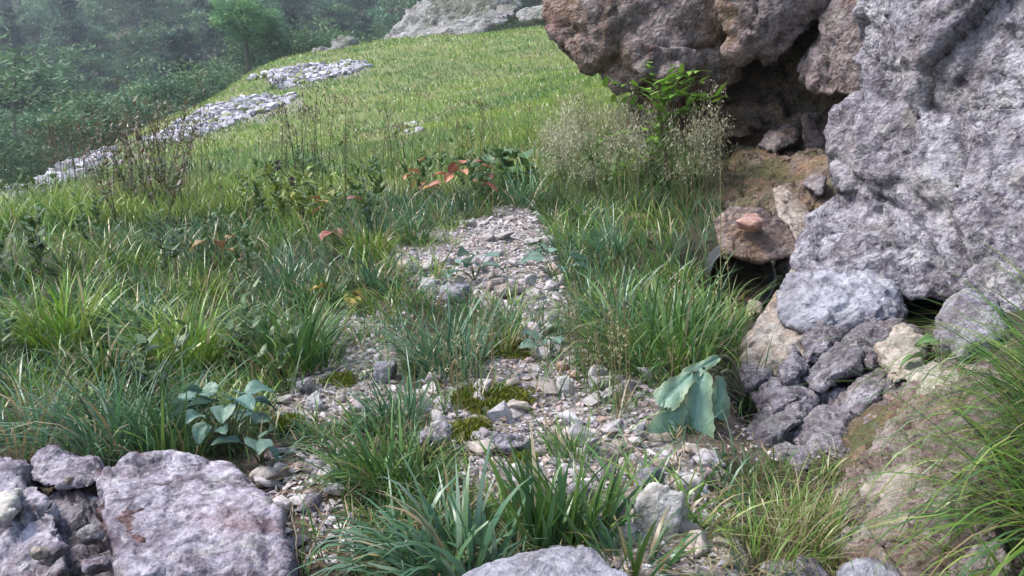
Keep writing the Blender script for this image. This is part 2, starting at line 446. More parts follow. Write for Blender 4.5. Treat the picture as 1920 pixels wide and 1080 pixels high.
GRAVEL = [gpoly(p) for p in (
 [(745,490),(800,440),(900,410),(940,388),(1000,385),(1030,430),(1060,500),(1075,560),(1110,640),(1010,660),(985,600),(900,580),(800,575),(760,530)],
 [(610,650),(630,590),(700,560),(760,560),(730,620),(750,680),(760,790),(640,800),(530,790),(550,720),(600,690)],
 [(1010,650),(1060,610),(1110,640),(1200,700),(1250,820),(1350,880),(1360,960),(1330,1080),(1100,1080),(1130,960),(880,930),(870,860),(780,830),(770,740),(850,690)],
)]
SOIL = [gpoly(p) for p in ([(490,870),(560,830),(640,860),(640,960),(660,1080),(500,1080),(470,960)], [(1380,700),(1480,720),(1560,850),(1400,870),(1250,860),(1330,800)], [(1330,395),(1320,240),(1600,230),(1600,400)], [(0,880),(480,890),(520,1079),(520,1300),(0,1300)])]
FARSCREE = [gpoly(p) for p in (
 [(262,262),(330,232),(400,200),(470,180),(538,182),(530,205),(460,230),(400,246),(320,270)],
 [(470,150),(490,138),(560,128),(660,124),(700,128),(640,146),(560,158)],
 [(0,425),(10,385),(60,352),(110,326),(170,292),(215,285),(222,315),(160,360),(90,400),(40,425)],
 [(510,160),(560,150),(550,165)],
 [(760,250),(795,225),(800,245),(775,260)],
)]
BANK = gpoly([(1560,860),(1600,700),(1640,620),(1919,620),(1919,1079),(1560,1079)])
def anyin(polys, x, y):
    r = np.zeros(len(x), bool)
    for p in polys: r |= inpoly(p, x, y)
    return r

ang = np.concatenate([np.linspace(-180, -44, 40, endpoint=False), np.linspace(-44, 44, 430, endpoint=False), np.linspace(44, 180, 40, endpoint=False)])
ang = np.radians(ang)
rad = np.concatenate([np.linspace(0.25, 1.2, 8, endpoint=False), np.linspace(1.2, 6.5, 300, endpoint=False), np.geomspace(6.5, 250, 150)])
AA, RR = np.meshgrid(ang, rad, indexing='ij')
gx, gy = (RR * np.sin(AA)).ravel(), (RR * np.cos(AA)).ravel()
gz = H(gx, gy)
p3 = np.stack([gx, gy, gz * 0], 1)
jit = 0.24 * np.clip(np.hypot(gx, gy) / 3, 0.6, 12)
wx, wy = gx + jit * fbm(p3 * 3 / np.clip(np.hypot(gx, gy) / 4, 1, 8)[:, None], 3, 31), gy + jit * fbm(p3 * 3 / np.clip(np.hypot(gx, gy) / 4, 1, 8)[:, None], 3, 37)
mk = np.zeros((len(gx), 3))
mk[:, 0] = anyin(GRAVEL + FARSCREE, wx, wy)
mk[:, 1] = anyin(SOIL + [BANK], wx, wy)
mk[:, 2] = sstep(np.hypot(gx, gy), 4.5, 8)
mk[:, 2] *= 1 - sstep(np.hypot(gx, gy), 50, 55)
gz = gz + mk[:, 0] * 0.012 * np.abs(fbm(p3 * 22, 2, 77)) * (np.hypot(gx, gy) < 8)
na, nr = len(ang), len(rad)
ii, jj = np.meshgrid(np.arange(na), np.arange(nr - 1), indexing='ij')
i2 = (ii + 1) % na
Fg = np.stack([ii * nr + jj, i2 * nr + jj, i2 * nr + jj + 1, ii * nr + jj + 1], 2).reshape(-1, 4)[:, ::-1]

def ground_mat():
    m, nt, b, out = mat_new('hillside_ground')
    a = nt.nodes.new('ShaderNodeAttribute'); a.attribute_name = 'mask'
    s = nt.nodes.new('ShaderNodeSeparateColor'); nt.links.new(a.outputs['Color'], s.inputs[0])
    v = coords(nt)
    n1 = noise_n(nt, v, 3, 6, 0.65); n2 = noise_n(nt, v, 30, 6, 0.7); n3 = noise_n(nt, v, 0.35, 5, 0.6); n4 = noise_n(nt, v, 110, 4, 0.7)
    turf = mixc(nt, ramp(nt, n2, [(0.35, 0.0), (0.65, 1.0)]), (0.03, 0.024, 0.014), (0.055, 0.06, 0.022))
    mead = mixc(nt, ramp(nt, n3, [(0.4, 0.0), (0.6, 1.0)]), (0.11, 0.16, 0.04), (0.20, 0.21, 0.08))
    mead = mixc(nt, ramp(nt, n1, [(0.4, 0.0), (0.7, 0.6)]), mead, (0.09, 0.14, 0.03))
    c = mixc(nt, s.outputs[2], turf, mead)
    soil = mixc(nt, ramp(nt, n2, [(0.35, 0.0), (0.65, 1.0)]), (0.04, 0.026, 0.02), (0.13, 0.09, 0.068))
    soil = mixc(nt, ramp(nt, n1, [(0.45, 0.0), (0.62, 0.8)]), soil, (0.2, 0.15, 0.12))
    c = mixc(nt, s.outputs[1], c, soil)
    vo = N(nt, 'ShaderNodeTexVoronoi'); vo.inputs['Scale'].default_value = 55; nt.links.new(v, vo.inputs['Vector'])
    sx = nt.nodes.new('ShaderNodeSeparateColor'); nt.links.new(vo.outputs['Color'], sx.inputs[0])
    gr = ramp(nt, sx.outputs[0], [(0, (0.22, 0.2, 0.185)), (0.5, (0.36, 0.33, 0.3)), (1, (0.45, 0.43, 0.41))])
    gr = mixc(nt, ramp(nt, vo.outputs['Distance'], [(0.3, 0.0), (0.75, 0.8)]), gr, (0.1, 0.08, 0.06))
    c = mixc(nt, s.outputs[0], c, gr)
    nt.links.new(c, b.inputs['Base Color']); b.inputs['Roughness'].default_value = 0.9
    bp = N(nt, 'ShaderNodeBump'); bp.inputs['Strength'].default_value = 0.8; bp.inputs['Distance'].default_value = 0.02
    ad = N(nt, 'ShaderNodeMath', operation='ADD'); nt.links.new(n2, ad.inputs[0]); nt.links.new(n4, ad.inputs[1])
    nt.links.new(ad.outputs[0], bp.inputs['Height']); nt.links.new(bp.outputs[0], b.inputs['Normal'])
    return m
M['ground'] = ground_mat()
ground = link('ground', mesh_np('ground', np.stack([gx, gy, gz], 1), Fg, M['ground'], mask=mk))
tag(ground, kind='structure')

# ------------------------------------------------------------------ rocks
def slab(outline, thick, bulge=0.1, shrink=0.85, lift=0.0):
    """a real block: its front face outline (px, py, metres ahead), bulging to the front, going back by thick metres"""
    f = np.array([P(*o) for o in outline])
    c = f.mean(0)
    dirv = c - np.array([0, 0, CAMZ]); dirv /= np.linalg.norm(dirv)
    back = c + (f - c) * shrink + dirv * thick + np.array([0, 0, lift])
    mid = c + (f - c) * 0.55 - dirv * bulge
    return np.concatenate([f, back, mid])

def remesh(hulls, voxel, smooth_it):
    bm = bmesh.new()
    for h in hulls:
        vs = [bm.verts.new(p) for p in h]
        r = bmesh.ops.convex_hull(bm, input=vs)
        junk = list({e for e in list(r['geom_interior']) + list(r['geom_unused']) if isinstance(e, bmesh.types.BMVert)})
        bmesh.ops.delete(bm, geom=junk, context='VERTS')
    me = bpy.data.meshes.new('tmp'); bm.to_mesh(me); bm.free()
    o = bpy.data.objects.new('tmp', me); C.objects.link(o)
    md = o.modifiers.new('r', 'REMESH'); md.mode = 'VOXEL'; md.voxel_size = voxel
    if smooth_it:
        ms = o.modifiers.new('s', 'SMOOTH'); ms.factor = 0.5; ms.iterations = smooth_it
    dg = bpy.context.evaluated_depsgraph_get(); dg.update()
    out = bpy.data.meshes.new_from_object(o.evaluated_get(dg))
    bpy.data.objects.remove(o); bpy.data.meshes.remove(me)
    return out

def displace(me, size, amp, seed, crack=1.0, layers=(1, 1, 1), rough=1.0, block=1.0):
    n = len(me.vertices)
    co = np.empty(n * 3); me.vertices.foreach_get('co', co); co = co.reshape(-1, 3)
    no = np.empty(n * 3); me.vertex_normals.foreach_get('vector', no); no = no.reshape(-1, 3)
    q = co / size * np.array(layers)
    q = q + 0.25 * np.stack([fbm(q * 1.3, 2, seed + 50 + k) for k in range(3)], 1)
    d = 0.55 * fbm(q * 0.9, 2, seed)
    f1, f2, cid, tl = worley(q * 1.5, seed)
    d += block * (0.5 * (cid - 0.5) + 1.6 * tl)
    d -= crack * 0.4 * (1 - sstep(f2 - f1, 0.0, 0.06))
    f1, f2, cid, tl = worley(q * 4.3 + 3.7, seed + 3)
    d += block * (0.2 * (cid - 0.5) + 0.75 * tl) - crack * 0.12 * (1 - sstep(f2 - f1, 0.0, 0.15))
    f1, f2, cid, tl = worley(q * 11 + 1.3, seed + 5)
    d += rough * (0.08 * (cid - 0.5) + 0.32 * tl)
    d += rough * 0.16 * fbm(q * 7.0, 4, seed + 8, ridged=True, gain=0.6)
    co = co + no * (d * amp)[:, None]
    me.vertices.foreach_set('co', co.ravel())
    me.polygons.foreach_set('use_smooth', np.ones(len(me.polygons), bool))
    me.update()

def rock(name, hulls, voxel, mat, size=0.4, amp=0.04, seed=1, smooth_it=3, label=None, cat='rock', group=None, parent=None, **kw):
    me = remesh(hulls, voxel, smooth_it)
    me.name = name
    displace(me, size, amp, seed, **kw)
    me.materials.clear(); me.materials.append(M[mat])
    if parent is not None:
        return link(name, me, parent)
    # origin at the base
    n = len(me.vertices); co = np.empty(n * 3, np.float32); me.vertices.foreach_get('co', co); co = co.reshape(-1, 3)
    base = np.array([co[:, 0].mean(), co[:, 1].mean(), co[:, 2].min()])
    me.vertices.foreach_set('co', (co - base).ravel()); me.update()
    o = link(name, me, None, base)
    return tag(o, label, cat, group)

# --- big grey boulder on the right
rock('boulder', [
    slab([(1645,-420,3.6),(1632,0,3.45),(1610,100,3.4),(1622,190,3.3),(1700,230,3.1),(2250,300,2.5),(2250,-420,2.9),(1900,-100,3.0)], 2.4, 0.1),
    slab([(1600,185,3.45),(1566,212,3.4),(1560,270,3.35),(1570,335,3.3),(1602,378,3.25),(1660,470,3.1),(1720,545,2.95),(1800,585,2.75),(1930,600,2.45),(2250,620,2.3),(2250,100,2.6),(1750,160,3.1)], 2.2, 0.06),
    slab([(1590,368,3.3),(1528,412,3.25),(1500,492,3.1),(1530,540,3.0),(1640,560,2.95),(1780,560,2.85),(1700,380,3.1)], 1.2, 0.03),
    ], 0.014, 'boulder', size=0.65, amp=0.08, seed=4, smooth_it=2, rough=1.2, crack=0.6, block=0.8,
    label='huge rough grey limestone boulder leaning over the earthy bank', cat='boulder')
rock('boulder', [
    slab([(1452,556,2.95),(1478,515,3.0),(1540,503,3.02),(1620,508,3.0),(1680,535,2.9),(1700,590,2.8),(1670,628,2.75),(1600,640,2.72),(1520,618,2.75),(1465,606,2.82)], 0.5, 0.07),
    ], 0.009, 'boulder_blue', size=0.25, amp=0.026, seed=9, smooth_it=5, crack=0.7,
    label='rounded bluish boulder at the foot of the huge grey boulder', cat='boulder')
rock('rock_ramp', [
    slab([(1530,470,3.2),(1490,505,3.12),(1445,575,3.0),(1400,640,2.85),(1385,690,2.72),(1440,712,2.62),(1530,700,2.6),(1600,640,2.7),(1620,560,2.95)], 0.6, 0.01),
    ], 0.010, 'tan', size=0.3, amp=0.03, seed=19, smooth_it=4,
    label='pale pinkish rock sloping down beside the pipe mouth', cat='rock')
rock('rock', [slab([(1752,600,2.42),(1775,565,2.45),(1820,545,2.45),(1870,560,2.38),(1890,620,2.25),(1860,670,2.2),(1800,672,2.25),(1765,650,2.35)], 0.4, 0.05)],
    0.009, 'boulder', size=0.2, amp=0.022, seed=23, label='round grey rock tucked under the huge boulder behind the long grass')
rock('rock', [slab([(1640,640,2.5),(1690,600,2.6),(1745,640,2.45),(1720,700,2.3),(1670,730,2.25)], 0.5, 0.02), slab([(1690,690,2.3),(1800,680,2.2),(1880,740,2.0),(1850,800,1.95),(1740,790,2.05)], 0.4, 0.02)],
    0.010, 'tan', size=0.2, amp=0.03, seed=29, label='tan weathered rock ledge on the earthy bank')
rock('rock', [slab([(1570,850,2.1),(1610,790,2.2),(1700,740,2.2),(1770,790,2.1),(1730,850,2.0),(1640,880,1.98),(1590,900,1.98)], 0.35, 0.02)],
    0.010, 'recess', size=0.2, amp=0.03, seed=31, label='brown crumbly earth and rock hump above the fine tussock')
rock('rock', [slab([(1600,1000,1.72),(1640,900,1.8),(1700,870,1.82),(1790,900,1.75),(1780,960,1.66),(1700,1010,1.62),(1640,1030,1.62)], 0.3, 0.02)],
    0.009, 'tan', size=0.16, amp=0.024, seed=37, label='pinkish brown rock below the hump beside the long drooping grass')
rock('rock', [slab([(1585,965,1.76),(1605,940,1.78),(1640,945,1.77),(1635,985,1.72),(1600,990,1.72)], 0.12, 0.015)],
    0.006, 'boulder_blue', size=0.1, amp=0.01, seed=39, label='small blue grey stone between the tussock and the bank')
rock('rock', [slab([(1380,1075,1.5),(1440,1055,1.53),(1530,1050,1.54),(1560,1085,1.48),(1540,1130,1.44),(1400,1130,1.44)], 0.16, 0.02)],
    0.007, 'boulder', size=0.14, amp=0.015, seed=41, label='flat grey rock below the fine yellow green tussock')
rock('rock', [slab([(1570,1075,1.48),(1620,1050,1.52),(1680,1060,1.5),(1700,1100,1.45),(1600,1130,1.42)], 0.16, 0.02)],
    0.007, 'boulder_blue', size=0.14, amp=0.015, seed=43, label='blue grey rock at the foot of the bank beside flat grey rock')

# --- dark shards below the rounded boulder
SH = [([(1405,805,2.32),(1425,775,2.40),(1535,722,2.5),(1550,738,2.48),(1510,790,2.32),(1440,850,2.22),(1415,850,2.22)], 'longest dark rock shard with a pale upper edge'),
      ([(1508,712,2.5),(1560,655,2.6),(1630,618,2.68),(1645,640,2.64),(1605,700,2.48),(1535,732,2.42)], 'grey shard wedged directly under the rounded bluish boulder'),
      ([(1462,695,2.56),(1492,650,2.64),(1520,690,2.55),(1502,722,2.48),(1470,725,2.48)], 'small black pointed shard beside the pale sloping rock'),
      ([(1575,752,2.38),(1605,712,2.46),(1665,688,2.5),(1672,722,2.40),(1600,800,2.24)], 'dark brown shard with a thin pale rim'),
      ([(1500,800,2.3),(1545,755,2.40),(1605,765,2.32),(1585,850,2.12),(1515,860,2.12)], 'low grey shard leaning on the longest shard'),
      ([(1420,745,2.50),(1450,710,2.56),(1515,715,2.5),(1525,745,2.42),(1450,785,2.36)], 'blackish shard lying below the small pointed shard'),
      ([(1640,780,2.26),(1660,700,2.42),(1705,685,2.4),(1695,740,2.26),(1665,800,2.16)], 'bluish upright shard at the edge of the earthy bank'),
      ([(1560,660,2.62),(1600,615,2.72),(1685,605,2.72),(1695,660,2.6),(1630,695,2.5)], 'dark purple rock in the shade under the rounded boulder'),
      ([(1500,640,2.74),(1540,600,2.8),(1585,630,2.72),(1555,675,2.62),(1510,685,2.6)], 'purplish rock between pale slope and rounded boulder'),
      ([(1385,720,2.62),(1400,690,2.68),(1450,690,2.66),(1460,715,2.6),(1410,740,2.54)], 'pale blunt shard at the foot of the pale sloping rock'),
      ([(1440,860,2.14),(1470,825,2.2),(1520,835,2.18),(1540,880,2.04),(1470,890,2.04)], 'dark flat shard lowest of the pile above the fine tussock'),
      ([(1590,840,2.1),(1620,780,2.2),(1650,775,2.2),(1650,820,2.1),(1610,860,2.06)], 'brown shard stuck in the edge of the crumbly hump')]
rock('bedrock', [slab([(1395,700,2.78),(1420,650,2.9),(1520,610,2.92),(1700,600,2.85),(1740,680,2.6),(1690,790,2.35),(1600,850,2.2),(1500,850,2.25),(1420,800,2.48)], 0.5, -0.02, 1.0)],
    0.009, 'shard', size=0.22, amp=0.045, seed=58, smooth_it=1, crack=1.0, block=1.2, label='jagged dark purple bedrock behind the pile of shards', cat='rock')
for k, (o, lab) in enumerate(SH):
    o = [(1550 + (a - 1550) * 1.06, 730 + (b - 730) * 1.06, d) for a, b, d in o]
    rock('rock_shard', [slab(o, 0.26, 0.05, 0.8)], 0.0062, 'shard', size=0.15, amp=0.014, seed=60 + k, smooth_it=0, block=1.4, label=lab, cat='shard', group='shards under the boulder', crack=0.4, rough=0.8)
rock('earth_bank', [slab([(1600,1150,1.45),(1590,960,1.78),(1600,880,1.92),(1640,800,2.08),(1700,740,2.18),(1760,690,2.22),(1880,700,2.02),(2060,720,1.8),(2100,900,1.5),(2100,1150,1.3)], 0.5, -0.02, 1.0)],
    0.0085, 'earth', size=0.26, amp=0.05, seed=47, smooth_it=1, crack=1.0, rough=1.5, block=1.2, label='crumbly reddish brown earth bank below the huge grey boulder', cat='bank')

# --- overhanging brown cliff behind
rock('cliff', [
    slab([(1018,-300,6.9),(1016,20,6.8),(1035,75,6.7),(1085,128,6.6),(1150,166,6.5),(1260,192,6.5),(1330,170,6.5),(1420,90,6.4),(1500,-300,6.6)], 3.0, 0.2, lift=0.5),
    slab([(1340,-300,6.1),(1350,40,6.05),(1370,95,6.0),(1430,118,6.0),(1510,70,5.95),(1600,0,5.95),(1700,-300,6.2)], 3.0, 0.12, lift=0.8),
    slab([(1180,60,6.5),(1200,140,6.3),(1260,150,6.25),(1310,120,6.3),(1300,60,6.4)], 1.0, 0.05),
    ], 0.03, 'cliff', size=1.0, amp=0.12, seed=14, smooth_it=2, crack=0.9, rough=1.2, block=0.75, layers=(1, 1, 1.3),
    label='overhanging reddish brown limestone cliff beside the green meadow', cat='cliff')
rock('rock', [slab([(1500,130,5.9),(1540,60,5.9),(1590,-10,5.9),(1660,-200,5.9),(1800,-200,5.6),(1760,200,5.3),(1640,190,5.5),(1560,185,5.7),(1520,165,5.8)], 1.5, 0.05)],
    0.025, 'cliff', size=0.6, amp=0.07, seed=16, label='slanting brown grey block wedged between cliff and huge grey boulder')
rock('rock_wall', [
    slab([(1180,120,7.3),(1180,300,7.0),(1400,320,6.65),(1700,380,6.1),(1750,40,6.3),(1500,20,6.8)], 2.0, 0.05),
    slab([(1350,185,6.7),(1330,250,6.6),(1460,245,6.5),(1490,180,6.6)], 0.8, 0.08), slab([(1240,180,6.9),(1250,230,6.8),(1330,240,6.75),(1350,190,6.8)], 0.6, 0.06)],
    0.035, 'recess', size=0.5, amp=0.13, seed=18, crack=0.9, label='ochre and brown rock face in the shade under the overhang', cat='rock')
RB = [([(1420,275,6.6),(1445,240,6.7),(1490,235,6.7),(1500,265,6.5),(1455,285,6.4)], 'cliff', 'grey brown rock lying on the shaded ledge under the overhang'),
      ([(1310,240,6.9),(1340,215,7.0),(1400,225,6.9),(1410,255,6.7),(1350,260,6.7)], 'recess', 'brown rock at the back of the shaded ledge'),
      ([(1360,335,6.0),(1390,310,6.1),(1440,318,6.0),(1420,340,5.85)], 'shard', 'flat dark rock on the mossy ledge'),
      ([(1500,260,6.3),(1510,215,6.4),(1570,215,6.2),(1570,290,6.0),(1525,300,6.0)], 'cliff', 'brown block in the corner between ledge and huge boulder'),
      ([(1470,350,5.4),(1490,300,5.6),(1560,295,5.4),(1590,370,5.0),(1540,400,4.8)], 'recess', 'mossy dark rock in the gap beside the huge boulder'),
      ([(1530,415,4.4),(1560,375,4.6),(1620,365,4.5),(1620,400,4.2),(1560,430,4.1)], 'tan', 'tan flat rock at the foot of the huge boulder'),
      ([(1448,352,4.6),(1462,345,4.65),(1512,385,4.5),(1526,410,4.4),(1500,462,4.15),(1480,460,4.15),(1460,410,4.35)], 'tan', 'upright pale grey rock standing beside the slab over the pipe'),
      ([(1336,412,3.78),(1372,386,3.85),(1430,390,3.83),(1482,428,3.74),(1498,478,3.60),(1420,492,3.55),(1352,472,3.6)], 'cliff', 'thick brown rock slab roofing the pipe mouth'),
      ([(1448,505,3.75),(1462,470,3.85),(1490,462,3.8),(1505,485,3.7),(1485,510,3.6)], 'shard', 'small dark rock under the slab beside the pipe mouth'),
      ([(1378,414,3.63),(1395,400,3.67),(1420,398,3.67),(1434,415,3.61),(1410,428,3.57)], 'red', 'flat pinkish red stone lying on the brown slab'),
      ([(1395,585,3.5),(1410,560,3.55),(1430,565,3.5),(1428,590,3.42)], 'tan', 'small pinkish stone below the pipe mouth'),
      ([(1086,425,4.95),(1095,395,5.05),(1120,382,5.1),(1135,390,5.05),(1122,425,4.9)], 'tan', 'cream angular rock behind the gravel patch'),
      ([(1168,410,4.95),(1185,398,5.0),(1235,402,5.0),(1238,432,4.85),(1195,450,4.75)], 'recess', 'brown angular rock in the weeds next to cream rock'),
      ([(1210,440,4.6),(1240,425,4.7),(1262,445,4.6),(1240,480,4.4)], 'shard', 'greyish rock half hidden in grass below brown angular rock'),
      ([(1150,295,6.9),(1165,285,7.0),(1185,295,6.9),(1175,308,6.8)], 'pale', 'small pale stone among the feathery grass')]
RB += [([(1370,300,6.6),(1385,275,6.7),(1425,280,6.65),(1420,305,6.5)], 'recess', 'ochre lump lying at the front of the shaded ledge'),
       ([(1300,300,6.8),(1320,275,6.9),(1360,280,6.85),(1350,305,6.7)], 'cliff', 'grey lump between the shrub and the shaded ledge'),
       ([(1400,385,5.3),(1420,355,5.5),(1450,350,5.5),(1455,385,5.2)], 'recess', 'mossy brown lump behind the upright pale rock'),
       ([(1440,330,5.8),(1465,300,6.0),(1490,310,5.9),(1480,345,5.6)], 'shard', 'grey purple rock on the mossy ledge beside flat dark rock'),
       ([(1400,240,7.0),(1420,200,7.1),(1470,190,7.1),(1480,235,6.9)], 'recess', 'orange brown bulge of rock under the overhang'),
       ([(1505,345,5.0),(1520,325,5.1),(1550,330,5.0),(1540,365,4.8)], 'shard', 'dark stone in the gap behind the tan flat rock')]
RB = [([(a, b, d - 0.3 if d > 6.3 else d) for a, b, d in o], m, lab) for o, m, lab in RB]
rock('rock_ledge', [slab([(1335,395,5.25),(1335,315,5.85),(1400,292,6.1),(1560,290,5.8),(1590,385,4.9),(1470,405,4.85)], 0.7, -0.02, 1.0)],
    0.018, 'recess', size=0.35, amp=0.07, seed=53, smooth_it=2, crack=1.0, label='dark mossy rock ledge between the brown slab and the overhang', cat='rock')
for k, (o, m, lab) in enumerate(RB):
    big = o[0][2] > 5.2
    rock('rock', [slab(o, 0.45 if big else 0.34 if 'roofing' in lab else 0.05 if m == 'red' else 0.16, 0.04 if big else 0.02, 0.85, lift=-0.03)], 0.018 if big else 0.009, m, size=0.3 if big else 0.14, amp=0.035 if big else 0.004 if m == 'red' else 0.012, seed=100 + k, smooth_it=2, label=lab)

# --- foreground rocks
rock('boulder', [
    slab([(200,880,1.78),(250,850,1.85),(350,845,1.87),(430,860,1.84),(480,905,1.76),(520,960,1.66),(530,1080,1.5),(520,1400,1.30),(300,1400,1.28),(230,1080,1.44),(190,960,1.6)], 0.35, 0.03, 0.9),
    slab([(190,900,1.76),(330,920,1.7),(330,1000,1.58),(250,1010,1.55),(190,960,1.62)], 0.3, 0.03)],
    0.006, 'purple', size=0.34, amp=0.022, seed=201, smooth_it=1, crack=0.6, block=1.0, rough=0.7, label='large flat topped lavender grey boulder with rusty hollow below the tussock', cat='boulder')
rock('boulder', [
    slab([(-60,900,1.72),(0,858,1.8),(45,862,1.8),(60,920,1.7),(110,960,1.6),(120,1080,1.45),(60,1400,1.30),(-80,1400,1.30)], 0.35, 0.02, 0.9)],
    0.0065, 'purple', size=0.2, amp=0.026, seed=203, smooth_it=1, crack=1.0, block=1.2, rough=0.5, label='pale split boulder beside the dark hollow and the lavender boulder', cat='boulder')
rock('rock', [slab([(50,890,1.8),(70,850,1.86),(95,842,1.88),(130,862,1.84),(190,868,1.84),(200,900,1.76),(160,915,1.72),(70,910,1.74)], 0.2, 0.02)],
    0.006, 'purple', size=0.12, amp=0.014, seed=205, smooth_it=2, label='pale grey pointed rock lying across the top of the dark hollow')
rock('rock', [slab([(60,960,1.72),(110,930,1.76),(190,930,1.74),(230,970,1.68),(240,1080,1.52),(230,1400,1.35),(100,1400,1.35),(80,1050,1.55)], 0.3, 0.01)],
    0.0065, 'shard', size=0.12, amp=0.03, seed=207, smooth_it=2, crack=1.3, label='dark broken purple rock in the hollow between the pale boulders')
rock('rock', [slab([(0,920,1.62),(35,915,1.63),(38,955,1.58),(10,975,1.56),(-20,960,1.58)], 0.12, 0.02)],
    0.006, 'pale', size=0.1, amp=0.01, seed=209, smooth_it=2, label='light square stone set in the pale split boulder')
rock('boulder', [slab([(850,1090,1.27),(900,1060,1.3),(980,1035,1.32),(1050,1018,1.34),(1095,1022,1.34),(1130,1045,1.31),(1180,1085,1.26),(1150,1180,1.2),(900,1180,1.2)], 0.3, 0.02, 0.9)],
    0.006, 'boulder_blue', size=0.2, amp=0.012, seed=211, smooth_it=4, crack=0.3, label='smooth blue grey boulder top in front of the broad bladed grass', cat='boulder')

rock('rock', [slab([(190,960,1.645),(205,925,1.68),(250,930,1.67),(272,975,1.60),(265,1040,1.505),(215,1050,1.495)], 0.14, 0.012)],
    0.005, 'rust', size=0.09, amp=0.016, seed=213, smooth_it=1, crack=1.2, label='rusty red crumbling rock in the hollow of the lavender boulder')
for k, (px_, py_, d_, w_px, mm, lab_) in enumerate([(128,902,1.70,26,'tan','small cream stone lying in the dark hollow'), (100,1040,1.44,60,'purple','purple lump at the bottom of the dark hollow'), (170,1000,1.52,50,'shard','dark purple lump in the middle of the dark hollow'), (75,1035,1.42,36,'tan','cream edged stone low in the dark hollow'), (180,1060,1.42,56,'purple','lavender lump below the rusty rock')]):
    c_ = P(px_, py_, d_); lr_ = np.random.default_rng(700 + k); q = lr_.normal(size=(14, 3)); q /= np.linalg.norm(q, axis=1)[:, None]
    rock('rock', [c_ + q * w_px * d_ / FPX * np.array([0.6, 0.5, 0.45])], 0.0045, mm, size=0.07, amp=0.007, seed=720 + k, smooth_it=1, label=lab_)
# --- distinct loose rocks lying on the gravel, seen at (px, py of base), width px, height px
LOOSE = [(812,845,82,62,'boulder','lavender grey block at the edge of the moss patch'),
         (960,850,85,45,'boulder','flat grey rock half sunk between moss and thin grass'),
         (1150,865,55,48,'tan','rounded beige rock beside the big drooping leaves'),
         (1245,1000,120,110,'pale','largest pale angular rock lying on the lower gravel'),
         (1215,925,70,60,'boulder_blue','pale bluish rock leaning against the largest gravel rock'),
         (1290,925,60,45,'pale','pale flat stone next to the yellowish square stone'),
         (1330,912,36,36,'tan','yellowish square stone at the edge of the dark hollow'),
         (1150,985,60,55,'shard','grey wedge rock in front of the largest gravel rock'),
         (1180,955,60,50,'tan','pinkish rock touching the largest gravel rock'),
         (1140,900,45,36,'shard','grey angular rock below the rounded beige rock'),
         (1180,885,45,36,'tan','beige cube shaped stone in the row beneath the drooping leaves'),
         (1240,885,40,30,'tan','tan stone under the tip of the drooping leaf'),
         (592,770,36,44,'pale','white upright stone on the small gravel strip'),
         (640,752,26,24,'tan','cream pebble next to the white upright stone'),
         (574,735,42,32,'boulder','grey stone behind the white upright stone'),
         (515,775,24,18,'tan','small cream stone at the edge of the grass'),
         (855,566,66,38,'boulder_blue','bluish flat rock at the lower rim of the upper gravel'),
         (800,552,40,34,'pale','pinkish white rock at the rim of the upper gravel'),
         (955,558,60,30,'tan','tan flat rock beside small plant on upper gravel'),
         (995,535,28,26,'pale','pale lump of stone near bluish seedlings'),
         (930,545,40,28,'tan','brownish stone under the gravel seedling'),
         (725,715,50,50,'boulder_blue','bluish rock behind the thin blue grass blades'),
         (505,905,70,34,'tan','orange tan stone beside the lavender boulder'),
         (590,890,50,40,'shard','dull purple stone on the bare soil'),
         (575,955,60,40,'boulder','grey stone half buried in the bare soil'),
         (620,905,32,40,'pale','tilted whitish stone on the bare soil'),
         (1055,700,30,26,'red','dark red stone between grass tufts'),
         (1090,950,60,55,'boulder','pale grey rock behind the upright dark grass'),
         (1060,735,40,34,'pale','white stone among the middle gravel'),
         (1120,715,44,34,'pale','white angular stone in the middle gravel near the panicles'),
         (800,770,34,30,'pale','pinkish white stone above the lavender block'),
         (970,905,30,44,'pale','upright pale stone behind the broad grass blades')]
for k, (px, py, w, h, m, lab) in enumerate(LOOSE):
    b0 = G(px, py)
    s = b0[1] / FPX
    lr = np.random.default_rng(500 + k)
    q = lr.normal(size=(15, 3)); q /= np.linalg.norm(q, axis=1)[:, None]
    q = np.sign(q) * np.abs(q) ** 0.75
    q *= np.array([w * s * 0.52, max(w, h) * s * 0.42, h * s * 0.62])
    q[:, 2] += h * s * 0.36
    rock('loose_rock', [q + b0], max(0.004, w * s / 22), m, size=w * s * 0.9, amp=w * s * 0.07, seed=300 + k, smooth_it=1, label=lab, cat='rock', group='loose rocks on the gravel and soil', block=0.7)

# --- scree stones: pieces of the ground that can be picked apart, the finest as one gravel mass
protos = []
for k in range(14):
    bm = bmesh.new()
    lr = np.random.default_rng(900 + k)
    q = lr.normal(size=(13, 3)); q /= np.linalg.norm(q, axis=1)[:, None]
    q *= np.array([1.0, 0.55 + 0.4 * lr.random(), 0.35 + 0.35 * lr.random()]) * (0.8 + 0.35 * lr.random((13, 1)))
    vs = [bm.verts.new(p) for p in q]
    r = bmesh.ops.convex_hull(bm, input=vs)
    bmesh.ops.delete(bm, geom=list({e for e in list(r['geom_interior']) + list(r['geom_unused']) if isinstance(e, bmesh.types.BMVert)}), context='VERTS')
    bmesh.ops.bevel(bm, geom=bm.edges[:], offset=0.06, segments=1, affect='EDGES', clamp_overlap=True)
    me = bpy.data.meshes.new('stone'); bm.to_mesh(me); bm.free()
    me.materials.append(M['stone'])
    protos.append(me)

